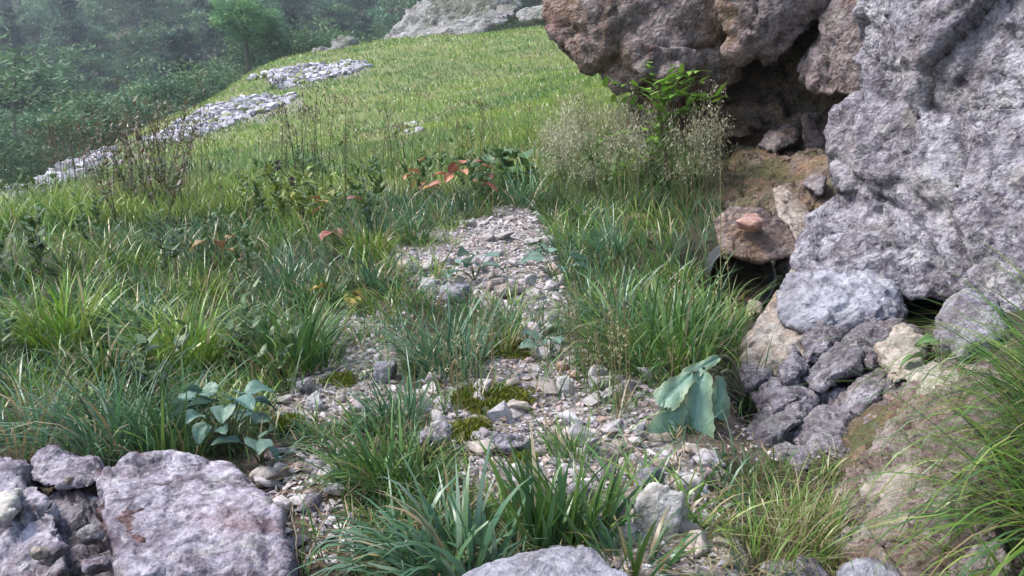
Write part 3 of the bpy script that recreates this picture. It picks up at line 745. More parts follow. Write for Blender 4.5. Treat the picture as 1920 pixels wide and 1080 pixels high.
def scatter_poly(poly, n, lr, ja=0.2, jf=4.0):
    p = np.asarray(poly); lo, hi = p.min(0), p.max(0)
    out = np.zeros((0, 2))
    while len(out) < n:
        q = lo + (hi - lo) * lr.random((n * 3, 2))
        w = q + ja * np.stack([fbm(np.c_[q * jf, 0 * q[:, :1]], 3, 71), fbm(np.c_[q * jf, 0 * q[:, :1]], 3, 72)], 1)
        out = np.concatenate([out, q[inpoly(poly, w[:, 0], w[:, 1])]])
    return out[:n]
lr = np.random.default_rng(77)
st = np.concatenate([scatter_poly(GRAVEL[0], 110, lr), scatter_poly(GRAVEL[1], 35, lr), scatter_poly(GRAVEL[2], 140, lr), scatter_poly(SOIL[0], 15, lr)])
zz = H(st[:, 0], st[:, 1])
for k in range(len(st)):
    s = 0.012 + 0.022 * lr.random() ** 2.2
    s *= 1.8 if k < 110 else 1.1 if k < 145 else 1.6
    o = link('stone', protos[k % 14], ground)
    o.location = (st[k, 0], st[k, 1], zz[k] + s * 0.3)
    o.scale = (s, s, s)
    o.rotation_euler = (lr.normal() * 0.35, lr.normal() * 0.35, lr.random() * 6.28)

def pebble_soup(polys_counts, smin, smax, pw, lr, cols, ja=0.2, jf=4.0):
    S = Soup()
    base = []
    for k in range(8):
        bm = bmesh.new()
        q = lr.normal(size=(9, 3)); q /= np.linalg.norm(q, axis=1)[:, None]; q *= np.array([1, 0.8, 0.55])
        vs = [bm.verts.new(p) for p in q]
        r = bmesh.ops.convex_hull(bm, input=vs)
        bmesh.ops.delete(bm, geom=list({e for e in list(r['geom_interior']) + list(r['geom_unused']) if isinstance(e, bmesh.types.BMVert)}), context='VERTS')
        bm.verts.index_update()
        base.append((np.array([v.co[:] for v in bm.verts]), np.array([[v.index for v in f.verts][:3] for f in bm.faces])))
        bm.free()
    cols = np.array(cols)
    for poly, n in polys_counts:
        xy = scatter_poly(poly, n, lr, ja, jf); z = H(xy[:, 0], xy[:, 1])
        s = smin + (smax - smin) * lr.random(n) ** pw
        rz = lr.random(n) * 6.28; tx = lr.normal(size=n) * 0.4
        ci = lr.integers(0, len(cols), n); br = 0.75 + 0.45 * lr.random(n)
        kind = lr.integers(0, 8, n)
        for k in range(8):
            id_ = np.where(kind == k)[0]
            if len(id_) == 0: continue
            V0, F0 = base[k]
            c_, s_ = np.cos(rz[id_])[:, None], np.sin(rz[id_])[:, None]
            ct, stn = np.cos(tx[id_])[:, None], np.sin(tx[id_])[:, None]
            X, Y, Z = V0[None, :, 0], V0[None, :, 1], V0[None, :, 2]
            Y2 = Y * ct - Z * stn; Z2 = Y * stn + Z * ct
            V = np.stack([X * c_ - Y2 * s_, X * s_ + Y2 * c_, Z2 + 0 * c_], 2) * s[id_][:, None, None]
            V += np.stack([xy[id_, 0], xy[id_, 1], z[id_] + s[id_] * 0.25], 1)[:, None, :]
            F = F0[None] + (np.arange(len(id_)) * len(V0))[:, None, None]
            S.add(V.reshape(-1, 3), F.reshape(-1, 3), np.repeat(cols[ci[id_]] * br[id_][:, None], len(V0), 0))
    return S
PC = [(0.50, 0.46, 0.47), (0.43, 0.38, 0.37), (0.58, 0.54, 0.54), (0.33, 0.29, 0.31), (0.48, 0.37, 0.33), (0.26, 0.22, 0.22)]
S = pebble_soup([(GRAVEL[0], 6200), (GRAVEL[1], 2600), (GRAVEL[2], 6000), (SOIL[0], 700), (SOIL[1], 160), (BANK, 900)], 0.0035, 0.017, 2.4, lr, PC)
gv = link('gravel', S.mesh('gravel', M['pebble'], False)); tag(gv, 'loose grey and beige limestone gravel between the grass tufts', 'gravel', kind='stuff')
S = pebble_soup([(FARSCREE[0], 3800), (FARSCREE[1], 3200), (FARSCREE[3], 90), (FARSCREE[4], 40)], 0.015, 0.22, 4.5, lr, [(0.36, 0.34, 0.39), (0.43, 0.41, 0.46), (0.29, 0.28, 0.31), (0.48, 0.46, 0.5), (0.2, 0.22, 0.12)], 1.3, 0.5)
gv = link('scree', S.mesh('scree', M['pebble'], False)); tag(gv, 'pale limestone rubble streaking the far meadow slope', 'scree', kind='stuff')

S = pebble_soup([(FARSCREE[2], 1400)], 0.03, 0.30, 2.6, lr, [(0.36, 0.34, 0.38), (0.44, 0.42, 0.46), (0.29, 0.28, 0.30)], 1.0, 0.6)
gv = link('scree', S.mesh('scree', M['pebble'], False)); tag(gv, 'pale limestone rubble where the meadow falls to the wooded gully', 'scree', kind='stuff')
# --- pale crags on the far ridge
rock('crag', [slab([(700,105,46),(740,55,47),(790,10,48),(830,-30,50),(960,-30,48),(975,20,46),(930,50,44),(850,90,43.5),(760,100,44)], 6, 0.5),
              slab([(820,60,44),(900,20,45),(968,15,44),(955,40,43),(880,80,42.5)], 3, 0.3)],
     0.16, 'crag', size=2.6, amp=0.5, seed=400, smooth_it=2, crack=1.2, label='pale grey limestone crag rising at the top of the meadow', cat='crag')
rock('crag', [slab([(610,112,45),(630,80,46),(655,68,46.5),(668,90,45.5),(690,105,44)], 3, 0.3), slab([(560,112,44),(600,95,45),(640,98,45),(650,118,43)], 2, 0.2)],
     0.12, 'crag', size=1.6, amp=0.3, seed=403, smooth_it=1, crack=1.2, label='small jagged pale crag at the end of the white scree', cat='crag')
rock('crag', [slab([(965,28,40),(990,24,40),(1030,8,39),(1030,34,37),(980,42,38)], 2, 0.2)],
     0.1, 'crag', size=1.2, amp=0.15, seed=405, smooth_it=1, label='flat pale rock between grey crag and brown cliff', cat='crag')
rock('rock', [slab([(460,185,33),(475,168,34),(500,170,34),(505,188,33),(480,196,32)], 1.0, 0.1)], 0.08, 'crag', size=0.8, amp=0.12, seed=407, smooth_it=1, label='grey boulder at the head of the meadow scree streak')

# --- the dark round pipe mouth
pr = 0.135
ax = np.array([-0.18, -1.0, 0.05]); ax /= np.linalg.norm(ax)
u = np.cross(ax, [0, 0, 1.0]); u /= np.linalg.norm(u); w_ = np.cross(u, ax)
pipe = empty('pipe', PIPE + np.array([0, 0.2, -pr]))
tag(pipe, 'dark round pipe mouth half buried under the brown rock slab', 'pipe')
def ringmesh(profile, sides=48):
    V = []
    an = np.linspace(0, 2 * np.pi, sides, endpoint=False)
    for (rr, dd) in profile:
        V.append(PIPE[None] + rr * (np.cos(an)[:, None] * u + np.sin(an)[:, None] * w_) - ax * dd)
    V = np.concatenate(V) - np.array(pipe.location)
    F = []
    for i in range(len(profile) - 1):
        for j in range(sides):
            k = (j + 1) % sides
            F.append((i * sides + j, i * sides + k, (i + 1) * sides + k, (i + 1) * sides + j))
    return V, np.array(F)
pm, nt, b, out = mat_new('pipe_plastic')
v = coords(nt); nn = noise_n(nt, v, 25, 5, 0.6)
nt.links.new(mixc(nt, ramp(nt, nn, [(0.4, 0.0), (0.65, 1.0)]), (0.02, 0.02, 0.024), (0.06, 0.058, 0.062)), b.inputs['Base Color']); b.inputs['Roughness'].default_value = 0.5
V, F = ringmesh([(pr * 0.95, 0.55), (pr * 0.95, 0.02), (pr * 0.95, 0.0), (pr * 1.0, 0.0), (pr * 1.0, 0.03), (pr * 0.995, 0.032), (pr * 0.995, 0.55)])
link('pipe_wall', mesh_np('pipe_wall', V, F, pm), pipe)
em, nt, b, out = mat_new('pipe_earth')
v = coords(nt); nn = noise_n(nt, v, 18, 6, 0.65)
nt.links.new(mixc(nt, ramp(nt, nn, [(0.4, 0.0), (0.65, 1.0)]), (0.07, 0.045, 0.025), (0.2, 0.13, 0.07)), b.inputs['Base Color']); b.inputs['Roughness'].default_value = 0.95
# earth washed into the pipe: a sloping fill
gxx, gyy = np.meshgrid(np.linspace(-1, 1, 25), np.linspace(0, 1, 25), indexing='ij')
dz = -0.72 + 1.2 * gyy.ravel() ** 1.5 + 0.08 * fbm(np.c_[gxx.ravel() * 2, gyy.ravel() * 3, 0 * gxx.ravel()], 3, 4)
half = np.sqrt(np.clip(1 - np.minimum(np.abs(dz), 0.98) ** 2, 0.01, 1)) * 0.925
Vf = PIPE[None] + pr * (gxx.ravel() * half)[:, None] * u + pr * np.minimum(dz, 0.9)[:, None] * w_ * 0.93 - ax * (0.02 + 0.46 * gyy.ravel())[:, None]
a_, b_ = np.meshgrid(np.arange(24), np.arange(24), indexing='ij')
Ff = np.stack([a_ * 25 + b_, (a_ + 1) * 25 + b_, (a_ + 1) * 25 + b_ + 1, a_ * 25 + b_ + 1], 2).reshape(-1, 4)
link('earth_fill', mesh_np('earth_fill', Vf - np.array(pipe.location), Ff, em), pipe)
#PART3
def project(p):
    x, y, z = p[0], p[1], p[2] - CAMZ
    yc = y * cp + z * sp; zc = -y * sp + z * cp
    return 960 + FPX * x / yc, 540 - FPX * zc / yc
# ------------------------------------------------------------------ grass
GREEN = np.array([(0.080, 0.175, 0.035), (0.105, 0.205, 0.050), (0.065, 0.150, 0.045), (0.130, 0.220, 0.045), (0.075, 0.160, 0.065)])
BLUE = np.array([(0.075, 0.170, 0.085), (0.100, 0.195, 0.110), (0.060, 0.140, 0.070), (0.085, 0.175, 0.065), (0.16, 0.24, 0.16)])
LIME = np.array([(0.150, 0.270, 0.035), (0.190, 0.290, 0.050), (0.110, 0.230, 0.030), (0.220, 0.280, 0.070)])
STRAW = np.array([(0.32, 0.27, 0.14), (0.26, 0.20, 0.10), (0.38, 0.33, 0.20), (0.22, 0.17, 0.09)])
def pick(pal, n, lr, straw=0.06):
    c = pal[lr.integers(0, len(pal), n)] * (0.75 + 0.5 * lr.random((n, 1)))
    k = lr.random(n) < straw
    c[k] = STRAW[lr.integers(0, len(STRAW), k.sum())]
    return c

def tussock_mesh(n, L, W, rad_, spread, bend, wind, lr, pal, straw=0.06, seg=6, skirt=0.12):
    """n blades from a small base; spread = opening of the blades, bend = drooping, wind = (azimuth, amount)"""
    r = rad_ * np.sqrt(lr.random(n)); a = lr.random(n) * 2 * np.pi
    base = np.stack([r * np.cos(a), r * np.sin(a), -0.03 + 0 * r], 1)
    az = a + lr.normal(size=n) * 0.9
    vx = np.cos(az) * (0.25 + r / rad_ * 0.75) + wind[1] * math.cos(wind[0]); vy = np.sin(az) * (0.25 + r / rad_ * 0.75) + wind[1] * math.sin(wind[0])
    az = np.arctan2(vy, vx); mag = np.clip(np.hypot(vx, vy), 0.1, 1.5)
    lean = spread * mag * (0.5 + 0.8 * lr.random(n))
    bd = 1.35 * bend * (0.3 + 1.3 * lr.random(n)) * (0.6 + 0.5 * mag)
    l = L * (0.35 + 0.65 * lr.random(n))
    w = W * 1.3 * (0.6 + 0.7 * lr.random(n))
    V, F, idx = blades(base, az, lean, bd, l, w, seg, lr.normal(size=n) * 0.7)
    c = pick(pal, n, lr, straw)
    S = Soup(); S.add(V, F, c[idx])
    # dead straw skirt at the base
    m = int(n * skirt)
    if m:
        a = lr.random(m) * 6.28
        base = np.stack([rad_ * np.cos(a), rad_ * np.sin(a), -0.02 + 0 * a], 1)
        V, F, idx = blades(base, a, 0.8 + 0.5 * lr.random(m), 0.7 * lr.random(m), L * 0.5 * (0.4 + 0.6 * lr.random(m)), w[:m] * 0.8, 3)
        S.add(V, F, STRAW[lr.integers(0, 4, m)][idx] * 0.7)
    return S.mesh('grass_tussock', M['grass'])

def plant_at(px, py, dy=0.0):
    p = G(px, py); p = p + np.array([0, dy, 0]); p[2] = H(p[0], p[1])[0]
    return p

LEFT = math.pi
# px, py of the base, blades, length, width, base radius, spread, bend, wind, palette, straw, label
KEY = [
 (860,1075,110,0.30,0.0100,0.075,0.55,1.3,(2.6,0.55),BLUE,0.03,'broad bladed bluish grass clump behind the smooth blue boulder'),
 (760,1040,70,0.26,0.009,0.05,0.6,1.4,(2.8,0.6),BLUE,0.03,'small broad bladed grass clump leaning over the bare soil'),
 (1010,1015,60,0.27,0.009,0.05,0.35,0.5,(1.8,0.2),GREEN,0.04,'upright dark green grass clump on the lower gravel beside moss rocks'),
 (1090,1010,70,0.26,0.009,0.06,0.35,0.5,(1.2,0.15),GREEN,0.04,'upright dark green grass clump next to largest gravel rock'),
 (1190,1070,40,0.20,0.007,0.05,0.6,0.9,(0.3,0.3),GREEN,0.1,'sparse grass clump at the foot of the largest gravel rock'),
 (715,900,160,0.26,0.006,0.09,0.55,1.2,(2.7,0.5),GREEN,0.08,'dense grass tussock leaning over soil beside the lavender block'),
 (750,800,80,0.26,0.005,0.06,0.45,0.8,(2.5,0.45),BLUE,0.12,'thin bluish tussock between gravel strip and moss patch'),
 (845,700,230,0.36,0.0055,0.09,0.6,1.1,(2.6,0.45),BLUE,0.06,'full bluish tussock standing alone in the middle of the gravel'),
 (935,660,60,0.26,0.004,0.06,0.4,0.8,(2.0,0.3),LIME,0.35,'thin yellowish grass clump beside the lone gravel tussock'),
 (1230,670,300,0.42,0.0055,0.16,0.65,1.3,(2.9,0.45),GREEN,0.05,'largest drooping grass tussock in front of the pipe'),
 (1140,620,150,0.38,0.0055,0.10,0.6,1.2,(3.0,0.45),BLUE,0.05,'bluish drooping tussock joined to the largest tussock'),
 (1330,640,150,0.36,0.005,0.10,0.5,1.0,(2.7,0.3),GREEN,0.06,'grass tussock directly below the pipe mouth'),
 (1130,485,170,0.38,0.0055,0.11,0.6,1.3,(3.0,0.55),BLUE,0.05,'dark bluish tussock behind the upper gravel next to cream rock'),
 (1060,470,80,0.3,0.0055,0.08,0.6,1.3,(3.0,0.5),BLUE,0.05,'small bluish tussock at the edge of the upper gravel'),
 (1460,1000,800,0.23,0.0022,0.15,0.95,1.4,(2.6,0.25),LIME*0.85,0.36,'fine bladed yellow green tussock at the foot of the bank'),
 (1535,905,260,0.16,0.0022,0.08,0.9,1.2,(2.6,0.2),LIME*0.8,0.3,'low fine bladed tuft at the foot of the shard pile'),
 (1590,880,140,0.14,0.0022,0.06,0.9,1.2,(2.0,0.2),LIME*0.8,0.3,'thin fine bladed tuft between the shard pile and the bank'),
 (1400,1040,260,0.17,0.0022,0.09,0.7,1.0,(2.8,0.3),LIME,0.25,'low fine bladed tuft beside flat grey rock'),
 (1545,1020,240,0.19,0.0022,0.08,0.7,1.0,(2.0,0.2),LIME,0.25,'fine bladed tuft against the blue grey stone'),
 (1075,850,130,0.17,0.004,0.06,0.5,0.8,(1.4,0.2),GREEN,0.15,'short thin tuft growing in gravel beside the rounded beige rock'),
 (240,835,260,0.36,0.0055,0.12,0.6,1.1,(2.3,0.25),BLUE,0.06,'full bluish tussock right behind the lavender boulder'),
 (330,850,120,0.30,0.0055,0.08,0.5,0.9,(1.5,0.2),GREEN,0.06,'green tussock between the lavender boulder and the heart leaved plant'),
 (60,830,170,0.34,0.005,0.11,0.7,1.3,(2.9,0.3),BLUE,0.22,'straggly greyish tussock behind the pale split boulder'),
 (120,650,240,0.42,0.0075,0.11,0.55,1.0,(2.6,0.2),LIME,0.04,'tall bright green tussock above a dark hollow'),
 (350,680,240,0.38,0.007,0.12,0.55,1.1,(2.4,0.2),LIME,0.06,'bright green wide tussock with arching blades in the dense stand'),
 (560,690,230,0.38,0.0065,0.11,0.5,1.0,(1.7,0.15),GREEN,0.06,'green tussock bordering the small gravel strip'),
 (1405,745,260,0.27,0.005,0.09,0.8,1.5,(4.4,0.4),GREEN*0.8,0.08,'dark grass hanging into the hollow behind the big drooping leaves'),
 (690,640,70,0.22,0.005,0.06,0.6,1.2,(2.8,0.3),GREEN,0.15,'small tuft at the head of the small gravel strip'),
 (960,605,50,0.18,0.005,0.05,0.6,1.2,(2.2,0.3),BLUE,0.1,'small bluish tuft at the lower rim of the upper gravel'),
 (780,450,70,0.26,0.005,0.07,0.6,1.2,(0.6,0.3),GREEN,0.15,'tuft growing into the upper gravel from the meadow side'),
 (1130,590,60,0.24,0.005,0.06,0.6,1.1,(2.5,0.3),GREEN,0.2,'tuft between upper and middle gravel'),
 (760,570,80,0.26,0.005,0.07,0.6,1.2,(0.5,0.3),GREEN,0.12,'tuft at the side of the upper gravel above the small strip'),
 (665,805,50,0.17,0.005,0.06,0.7,1.3,(2.8,0.4),GREEN,0.12,'low tuft on the small gravel strip below the white stone'),
 (985,385,120,0.46,0.007,0.11,0.65,1.3,(0.3,0.3),BLUE,0.04,'arching bluish tussock beside the dark dock plant'),
 (1385,270,60,0.30,0.006,0.06,0.7,1.2,(2.5,0.3),GREEN,0.05,'small grass tuft on the shaded mossy ledge'),
 (1480,275,60,0.34,0.005,0.05,0.4,0.9,(2.0,0.2),GREEN,0.05,'hanging grass tuft on the rock under the overhang'),
]
for k, (px, py, n, L, W, r_, spd, bnd, wnd, pal, strw, lab) in enumerate(KEY):
    lr = np.random.default_rng(2000 + k)
    o = link('grass_tussock', tussock_mesh(n, L, W, r_, spd, bnd, wnd, lr, pal, strw), None, plant_at(px, py))
    tag(o, lab, 'grass', 'grass tussocks')
# long drooping grass on the bank at the right
for k, (px, py, d, n, L, lab) in enumerate([
  (2030,800,1.62,240,0.52,'long drooping grass hanging over the bank from its upper edge'),
  (2030,960,1.44,280,0.48,'long drooping yellow green grass covering the foot of the bank'),
  (2010,690,1.82,110,0.46,'long arching grass in front of the round grey rock'),
  (1920,1065,1.42,110,0.28,'shorter drooping grass at the lowest edge of the bank')]):
    lr = np.random.default_rng(2100 + k)
    b0 = P(px, py, d); zg = b0[2]
    o = link('grass_tussock', tussock_mesh(n, L, 0.0042, 0.10, 0.75, 1.0, (3.0, 0.95), lr, np.concatenate([LIME, GREEN]), 0.10, seg=7), None, (b0[0], b0[1], zg))
    tag(o, lab, 'grass', 'long grass on the bank')

# the dense stand of tussocks on the left and the fringe round the gravel
lr = np.random.default_rng(31)
TP = []
for k in range(12):
    pal = (GREEN, BLUE, LIME, GREEN)[k % 4]
    TP.append(tussock_mesh(int(110 + 90 * lr.random()), 0.24 + 0.12 * lr.random(), 0.0062 + 0.003 * lr.random(), 0.07 + 0.05 * lr.random(), 0.5 + 0.2 * lr.random(), 0.9 + 0.5 * lr.random(), (2.6, 0.3), lr, pal * (0.7, 0.85, 0.85, 0.7)[k % 4], 0.05 + 0.16 * lr.random()))
cand = []
STAND = gpoly([(0,850),(160,850),(420,840),(520,800),(540,720),(590,680),(640,600),(740,600),(740,490),(800,440),(930,395),(880,350),(600,340),(0,385)])
FR2 = gpoly([(640,840),(760,830),(870,930),(860,1060),(640,1070),(640,960)])
FR3 = gpoly([(1050,380),(1330,370),(1340,480),(1290,640),(1150,700),(1090,600),(1060,480)])
def poisson(poly, n, dmin, lr):
    q = scatter_poly(poly, n * 12, lr); out = []
    for p in q:
        if all((p[0] - a[0]) ** 2 + (p[1] - a[1]) ** 2 > dmin * dmin for a in out): out.append(p)
        if len(out) >= n: break
    return out
for poly, n, dm, lab, grp, sc0 in ((STAND, 165, 0.17, 'green grass tussock in the dense stand between boulders, gravel and meadow', 'tussocks of the dense stand', 1.0),
                         (FR2, 4, 0.12, 'small grass tussock on the strip between bare soil and lower gravel', 'tussocks of the strip', 0.6),
                         (FR3, 20, 0.18, 'grass tussock on the weedy patch between upper gravel and pipe', 'tussocks of the weedy patch', 0.75)):
    for p in poisson(poly, n, dm, lr):
        o = link('grass_tussock', TP[lr.integers(0, 12)], None, (p[0], p[1], H(p[0], p[1])[0]))
        s = sc0 * (0.5 + 0.6 * lr.random() ** 1.5); o.scale = (s, s, s * (0.85 + 0.3 * lr.random())); o.rotation_euler = (0, 0, lr.normal() * 0.8)
        tag(o, lab, 'grass', grp)

LM = [((0, 380), 'at the meadow edge by the brown weeds'), ((300, 400), 'at the meadow edge below the brown weeds'), ((620, 400), 'beside the yellow green herbs'), ((800, 395), 'near the salmon withered dock'), ((740, 480), 'bordering the upper gravel'), ((640, 480), 'around the withered red brown plant'),
      ((410, 520), 'around the withered orange leaves'), ((100, 480), 'in the open stand behind the tall bright tussock'), ((120, 640), 'around the tall bright green tussock'), ((350, 680), 'around the wide arching tussock'), ((580, 640), 'along the small gravel strip'), ((430, 800), 'around the heart leaved plant'), ((60, 800), 'behind the pale split boulder'), ((250, 800), 'behind the lavender boulder'), ((250, 540), 'in the middle of the dense stand')]
LMW = np.array([G(a, b)[:2] for (a, b), t in LM])
HUE = ['green', 'bluish green', 'yellow green', 'dark green']
def lm_label(x, y, kind, s):
    k = np.argmin(np.hypot(LMW[:, 0] - x, LMW[:, 1] - y) / (0.5 + 0.0 * y))
    return ('small ' if s < 0.62 else 'large ' if s > 0.85 else '') + HUE[kind % 4] + ' grass tussock ' + LM[k][1]
for o in list(C.objects):
    if o.get('group') == 'tussocks of the dense stand':
        o['label'] = lm_label(o.location.x, o.location.y, TP.index(o.data), o.scale[0])
# short turf between the tussocks
def turf(name, n, rmin, rmax, amin, amax, Lf, Wf, seg, label, palf, avoid, seed, dens=None):
    lr = np.random.default_rng(seed)
    r = np.exp(lr.uniform(math.log(rmin), math.log(rmax), n)); a = np.radians(lr.uniform(amin, amax, n))
    x, y = r * np.sin(a), r * np.cos(a)
    p3 = np.stack([x, y, 0 * x], 1)
    wx = x + 0.05 * np.clip(r / 3, .6, 12) * fbm(p3 * 3 / np.clip(r / 4, 1, 8)[:, None], 2, 31)
    keep = ~anyin(avoid, wx, y) | ((lr.random(n) < 0.3) & (r > 12))
    for (hx_, hy_, dd_) in HOLLOWS: keep &= np.hypot(x - hx_, y - hy_) > 0.15
    if dens is not None: keep &= lr.random(n) < dens(x, y, p3)
    x, y, r, p3 = x[keep], y[keep], r[keep], p3[keep]; n = len(x)
    base = np.stack([x, y, H(x, y) - 0.01], 1)
    az = lr.normal(size=n) * 1.3 + LEFT - 0.3
    V, F, idx = blades(base, az, 0.15 + 0.6 * lr.random(n), 0.3 + 1.1 * lr.random(n), Lf(r, lr, p3), Wf(r, lr), seg, lr.normal(size=n))
    S = Soup(); S.add(V, F, palf(x, y, p3, lr)[idx])
    o = link(name, S.mesh(name, M['grass']))
    return tag(o, label, 'grass', kind='stuff')
def pal_near(x, y, p3, lr):
    n = len(x); t = fbm(p3 * 1.1, 3, 55)
    c = np.where((t > 0.05)[:, None], pick(LIME, n, lr, 0.12), np.where((t < -0.15)[:, None], pick(BLUE, n, lr, 0.16), pick(GREEN, n, lr, 0.14)))
    return c
ROCKZONE = gpoly([(1300,1079),(1390,1000),(1480,880),(1380,700),(1400,580),(1560,480),(1919,480),(1919,1079)])
SMALLSOIL = gpoly([(490,870),(560,830),(640,860),(640,960),(660,1079),(660,1400),(-100,1400),(-100,870)])
LEDGE = gpoly([(1330,400),(1310,230),(1600,230),(1600,420),(1440,470)])
turf('turf', 30000, 1.5, 9.5, -36, 22, lambda r, lr, p: (0.05 + 0.15 * lr.random(len(r))) * np.clip(r / 3.5, 0.5, 1.3), lambda r, lr: 0.0028 + 0.0009 * r * (0.5 + lr.random(len(r))), 4,
     'short mixed green turf filling the gaps between the tussocks', pal_near, GRAVEL + SOIL + [BANK, ROCKZONE, SMALLSOIL, LEDGE], 41)
turf('sparse_grass', 1500, 1.5, 5.5, -20, 16, lambda r, lr, p: 0.04 + 0.12 * lr.random(len(r)), lambda r, lr: 0.003 + 0.002 * lr.random(len(r)), 4,
     'sparse single grass blades growing through the gravel', pal_near, [ROCKZONE], 43, lambda x, y, p3: 0.1 + 0.9 * (fbm(p3 * 2.2, 3, 91) > 0.12))
def pal_mead(x, y, p3, lr):
    n = len(x)
    t = fbm(p3 * np.array([0.22, 0.5, 1]), 4, 61); u_ = fbm(p3 * 0.9, 3, 62)
    M0 = np.array([(0.27, 0.38, 0.07), (0.33, 0.41, 0.10), (0.23, 0.35, 0.06)])
    M1 = np.array([(0.10, 0.23, 0.05), (0.12, 0.25, 0.06), (0.085, 0.18, 0.05)])
    M2 = np.array([(0.34, 0.31, 0.15), (0.28, 0.27, 0.12), (0.40, 0.36, 0.20)])
    c = np.where((t + 0.12 * lr.normal(size=n) > 0.06)[:, None], M1[lr.integers(0, 3, n)], M0[lr.integers(0, 3, n)])
    k = lr.random(n) < np.clip(0.16 + 1.3 * u_, 0.03, 0.65)
    c = np.where(k[:, None], M2[lr.integers(0, 3, n)], c)
    return c * (0.8 + 0.4 * lr.random((n, 1)))
turf('meadow_grass', 210000, 6.0, 52, -36, 12, lambda r, lr, p: (0.10 + 0.20 * lr.random(len(r))) * (1 + 0.35 * fbm(p * 0.5, 2, 64)) * np.clip(14 / r, 0.6, 1), lambda r, lr: 0.004 + 0.0008 * r * (0.5 + lr.random(len(r))), 3,
     'lime green meadow grass covering the steep slope', pal_mead, FARSCREE + [LEDGE], 47)

# small tufts fraying the edges of the gravel
lr = np.random.default_rng(58)
TS = [tussock_mesh(int(26 + 30 * lr.random()), 0.15 + 0.1 * lr.random(), 0.0045, 0.05, 0.75, 1.3, (2.6, 0.3), lr, (GREEN, BLUE, LIME)[k % 3], 0.25) for k in range(6)]
for gi, where in ((0, 'upper gravel'), (1, 'small gravel strip'), (2, 'lower gravel')):
    pg = np.array(GRAVEL[gi])
    for i in range(len(pg)):
        a_, b_ = pg[i], pg[(i + 1) % len(pg)]
        for q in range(int(np.linalg.norm(b_ - a_) / 0.16) + 1):
            p = a_ + (b_ - a_) * lr.random() + lr.normal(size=2) * 0.06
            u0, v0 = project((p[0], p[1], H(p[0], p[1])[0]))
            if v0 > 1060 or u0 > 1330 or lr.random() < 0.3: continue
            kd = lr.integers(0, 6)
            o = link('grass_tuft', TS[kd], None, (p[0], p[1], H(p[0], p[1])[0])); s_ = 0.6 + 0.7 * lr.random(); o.scale = (s_, s_, s_); o.rotation_euler = (0, 0, lr.random() * 6.28)
            tag(o, ('thin ' if s_ < 0.9 else 'fuller ') + ('green', 'bluish', 'yellow green')[kd % 3] + ' grass tuft fraying the edge of the ' + where, 'grass', 'tufts along the gravel edges')
# dead straw and litter lying about
lr = np.random.default_rng(59); n = 5200
r = np.exp(lr.uniform(math.log(1.4), math.log(6.5), n)); a = np.radians(lr.uniform(-34, 24, n)); x, y = r * np.sin(a), r * np.cos(a)
V, F, idx = blades(np.stack([x, y, H(x, y) + 0.004 + 0.02 * lr.random(n)], 1), lr.random(n) * 6.28, 1.35 + 0.25 * lr.random(n), 0.3 * lr.random(n), 0.03 + 0.09 * lr.random(n), 0.002 + 0.004 * lr.random(n), 3, lr.random(n))
S = Soup(); S.add(V, F, (STRAW[lr.integers(0, 4, n)] * (0.5 + 0.6 * lr.random((n, 1))))[idx])
tag(link('straw_litter', S.mesh('straw_litter', M['grass'])), 'dry straw and dead blades lying between grass and stones', 'straw', kind='stuff')
# ------------------------------------------------------------------ moss
def moss_patch(px, py, wpx, hpx, n, label, k):
    lr = np.random.default_rng(2300 + k)
    c = G(px, py); s = c[1] / FPX
    a = lr.random(n) * 6.28; r = 1.25 * np.sqrt(lr.random(n))
    x = c[0] + wpx * s * 0.5 * r * np.cos(a); y = c[1] + hpx * s * 1.6 * r * np.sin(a)
    q3 = np.c_[x * 14, y * 14, 0 * x]
    kp = (r + 1.1 * fbm(q3 * 1.4, 4, 81 + k) + 0.12 * lr.normal(size=n)) < 0.72
    x, y, r, q3 = x[kp], y[kp], r[kp], q3[kp]; n = len(x)
    hgt = 0.018 * (1.3 - r ** 2) * (1 + fbm(q3, 2, 85))
    base = np.stack([x, y, H(x, y) + np.clip(hgt, 0.002, 1) - 0.008], 1)
    V, F, idx = blades(base, lr.random(n) * 6.28, lr.random(n) * 1.0, lr.random(n) * 0.7, 0.012 + 0.012 * lr.random(n), 0.005 + 0.004 * lr.random(n), 2, lr.random(n) * 3)
    pal = np.array([(0.14, 0.18, 0.02), (0.18, 0.21, 0.025), (0.10, 0.13, 0.02), (0.24, 0.21, 0.06)])
    S = Soup(); S.add(V, F, pal[lr.integers(0, 4, n)][idx])
    o = link('moss', S.mesh('moss', M['moss']))
    tag(o, label, 'moss', kind='stuff')
for k, a in enumerate([(920,755,190,52,5200,'yellow green moss cushion below the lone gravel tussock'), (880,815,110,40,2600,'yellow green moss between the pale gravel rocks'), (635,718,90,24,1500,'moss patch on the small gravel strip'),
                       (985,870,60,20,900,'small moss tuft on the flat grey rock edge'), (960,660,110,36,1800,'olive moss behind the lone gravel tussock'), (1420,290,110,22,1800,'dark moss on the ledge under the overhang'), (530,800,90,26,1200,'moss and fine grass at the edge of the bare soil'), (1370,368,70,22,1500,'bright moss cushion above the brown slab')]):
    moss_patch(*a, k)

